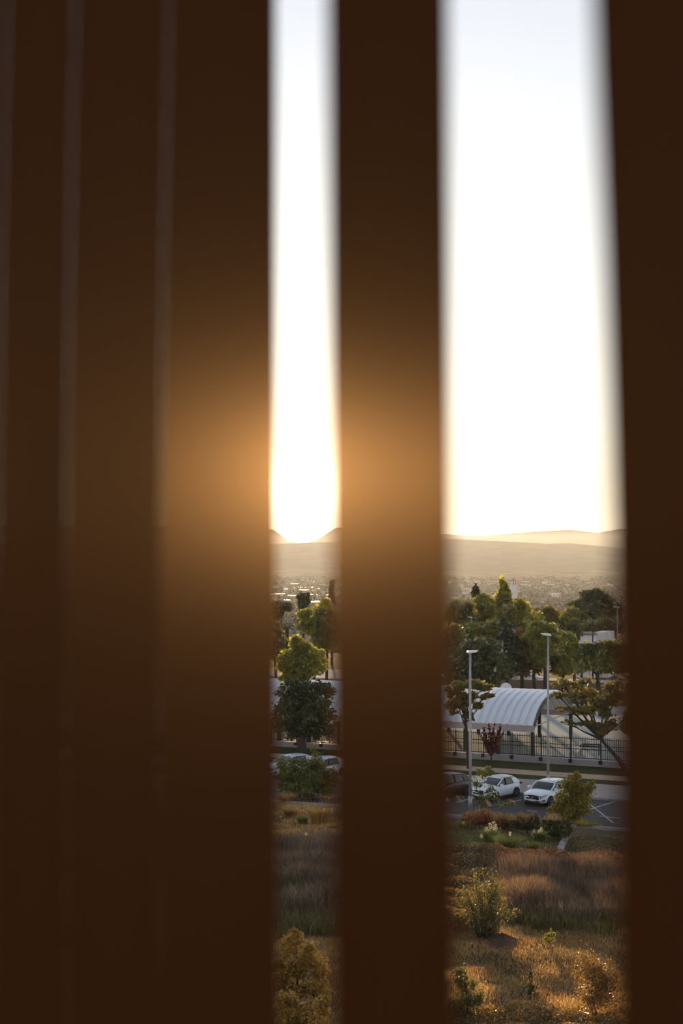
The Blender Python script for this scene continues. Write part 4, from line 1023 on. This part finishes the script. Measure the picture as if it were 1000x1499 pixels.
def twiggy_shrub(px, py, wpx, hpx, label, seed, n_stem=150, leaf_mat='leaf_olive'):
    """many thin stems fanning out from one foot, small leaves along each"""
    x, y, z = ground_at(px, py); k = y / F; r = np.random.default_rng(seed)
    t = empty('shrub', (x, y, z), 0, label, 'shrub'); b = MB(); lp = []
    for _ in range(n_stem):
        a = r.uniform(0, 2 * math.pi); u = r.uniform(0.05, 1) ** .6
        tip = Vector((math.cos(a) * u * wpx * k / 2, math.sin(a) * u * wpx * k / 2, hpx * k * (1 - .55 * u ** 2.2) * r.uniform(.65, 1.05)))
        foot = Vector((math.cos(a) * .25 * u, math.sin(a) * .25 * u, -.05)); mid = foot.lerp(tip, .5) + Vector((0, 0, hpx * k * .10))
        b.tube([foot, mid, tip], [.014, .009, .003], 4, caps=False)
        for _ in range(48):
            v = r.uniform(.18, 1.0); p = foot.lerp(mid, v * 2) if v < .5 else mid.lerp(tip, v * 2 - 1)
            lp.append((p.x + r.normal() * .06, p.y + r.normal() * .06, max(.04, p.z + r.normal() * .06)))
    b.build('stem', M['bark'], t)['kind'] = 'stuff'
    v, f = leaf_faces(np.array(lp), .042, r, aspect=.5); o = link('foliage', np_mesh('foliage', v, f), M[leaf_mat], t); o['kind'] = 'stuff'
twiggy_shrub(710, 1374, 104, 104, 'large thin-twigged olive shrub standing over the brown soil mound', 46)
tree('shrub', 872, 1490, 0, [(862, 1420, 24, 24), (885, 1440, 26, 34), (868, 1462, 24, 22)], 'leaf_brown', 3600, .05, 'thin brown dry shrub at the bottom right of the wide gap', seed=47, trunk_r=.03, clumps=40, spread=.22, shell=.2, cat='shrub', nb=6)
tree('shrub', 684, 1486, 0, [(676, 1430, 14, 14), (690, 1455, 20, 18), (672, 1470, 20, 14)], 'leaf_olive', 3200, .05, 'leafy low shrub at the bottom beside the middle slat', seed=48, trunk_r=.03, clumps=30, cat='shrub', nb=3)
tree('yucca', 777, 1466, 0, [(777, 1432, 3, 9), (777, 1448, 5, 10)], 'leaf_mid', 420, .05, 'slender upright plant alone in the dry grass', seed=49, trunk_r=.02, clumps=10, cat='plant', nb=1)
tree('weed', 805, 1388, 0, [(803, 1374, 8, 6), (808, 1366, 4, 7)], 'leaf_yellowgreen', 420, .05, 'small bright green weed right of the soil mound', seed=51, trunk_r=.015, clumps=10, cat='plant', nb=2)
def mound():
    x, y, z = ground_at(735, 1380); r = np.random.default_rng(6); k = y / F
    vs = []; fs = []; na, nr = 28, 8
    for j in range(nr + 1):
        u = j / nr
        for i in range(na):
            a = 2 * math.pi * i / na; w = 1 + .15 * math.sin(3 * a + 1) + .1 * math.sin(5 * a)
            X_ = math.cos(a) * u * 50 * k * w; Y_ = math.sin(a) * u * 1.3 * w
            zz = .30 * (math.cos(u * math.pi) + 1) / 2 * (1 + .25 * math.sin(4 * X_ + 2)) + .04 * r.normal() * (1 - u)
            vs.append((X_, Y_, tz(x + X_, y + Y_) - z + zz - .05))
    for j in range(nr):
        for i in range(na): fs.append((j * na + i, j * na + (i + 1) % na, (j + 1) * na + (i + 1) % na, (j + 1) * na + i))
    o = MB().add(vs, fs).build('soil_mound', M['soil'], None, smooth=True, loc=(x, y, z))
    tag(o, 'brown soil mound at the foot of the large olive shrub', 'soil mound')
mound()
# narrow gap, lower part
stuff_blades('tawny_grass', 'tawny grass at the top of the slope in the narrow gap', 'grass', [(385, 1166), (505, 1166), (505, 1232), (385, 1232)], 9000, .22, .03, 'blade_dry', 88, clump=.3)
stuff_blades('mauve_grass', 'feathery mauve grass filling the middle of the narrow gap', 'grass', [(385, 1232), (505, 1232), (510, 1345), (385, 1345)], 16000, .9, .022, 'blade_mauve', 89, clump=.5, lumps=1.1)
stuff_blades('green_grass', 'upright green grass below the mauve grass in the narrow gap', 'grass', [(385, 1290), (510, 1300), (510, 1376), (385, 1376)], 3500, .75, .022, 'blade_olive', 90, clump=.4)
tree('shrub', 436, 1452, 0, [(433, 1366, 9, 9), (424, 1385, 18, 13), (452, 1388, 10, 9), (450, 1402, 16, 13), (415, 1410, 18, 14), (440, 1420, 26, 14), (468, 1418, 16, 16), (412, 1440, 16, 14), (432, 1448, 24, 12), (466, 1448, 20, 14)], 'leaf_amber_lit', 9500, .060, 'amber-leaved shrub rising in the lower part of the narrow gap', seed=55, trunk_r=.04, clumps=34, spread=.17, shell=.4, cat='shrub', nb=5)
tree('shrub', 440, 1540, 0, [(418, 1464, 18, 12), (452, 1480, 26, 14), (474, 1472, 14, 12), (428, 1492, 30, 16), (470, 1505, 24, 16)], 'leaf_amber_lit', 9000, .060, 'lighter amber-leaved shrub at the very bottom of the narrow gap', seed=56, trunk_r=.04, clumps=34, spread=.17, shell=.4, cat='shrub', nb=5)
stuff_blades('ground_grass', 'dry grass between the shrubs at the bottom of the narrow gap', 'grass', [(385, 1370), (510, 1370), (515, 1540), (385, 1540)], 9000, .22, .016, 'blade_dry', 91, clump=.25)
stuff_blades('olive_grass', 'darker olive grass patch between the soil mound and the slender plant', 'grass', [(700, 1398), (770, 1395), (790, 1465), (705, 1460)], 3000, .15, .016, 'blade_olive', 92, clump=.3, curve=.7)
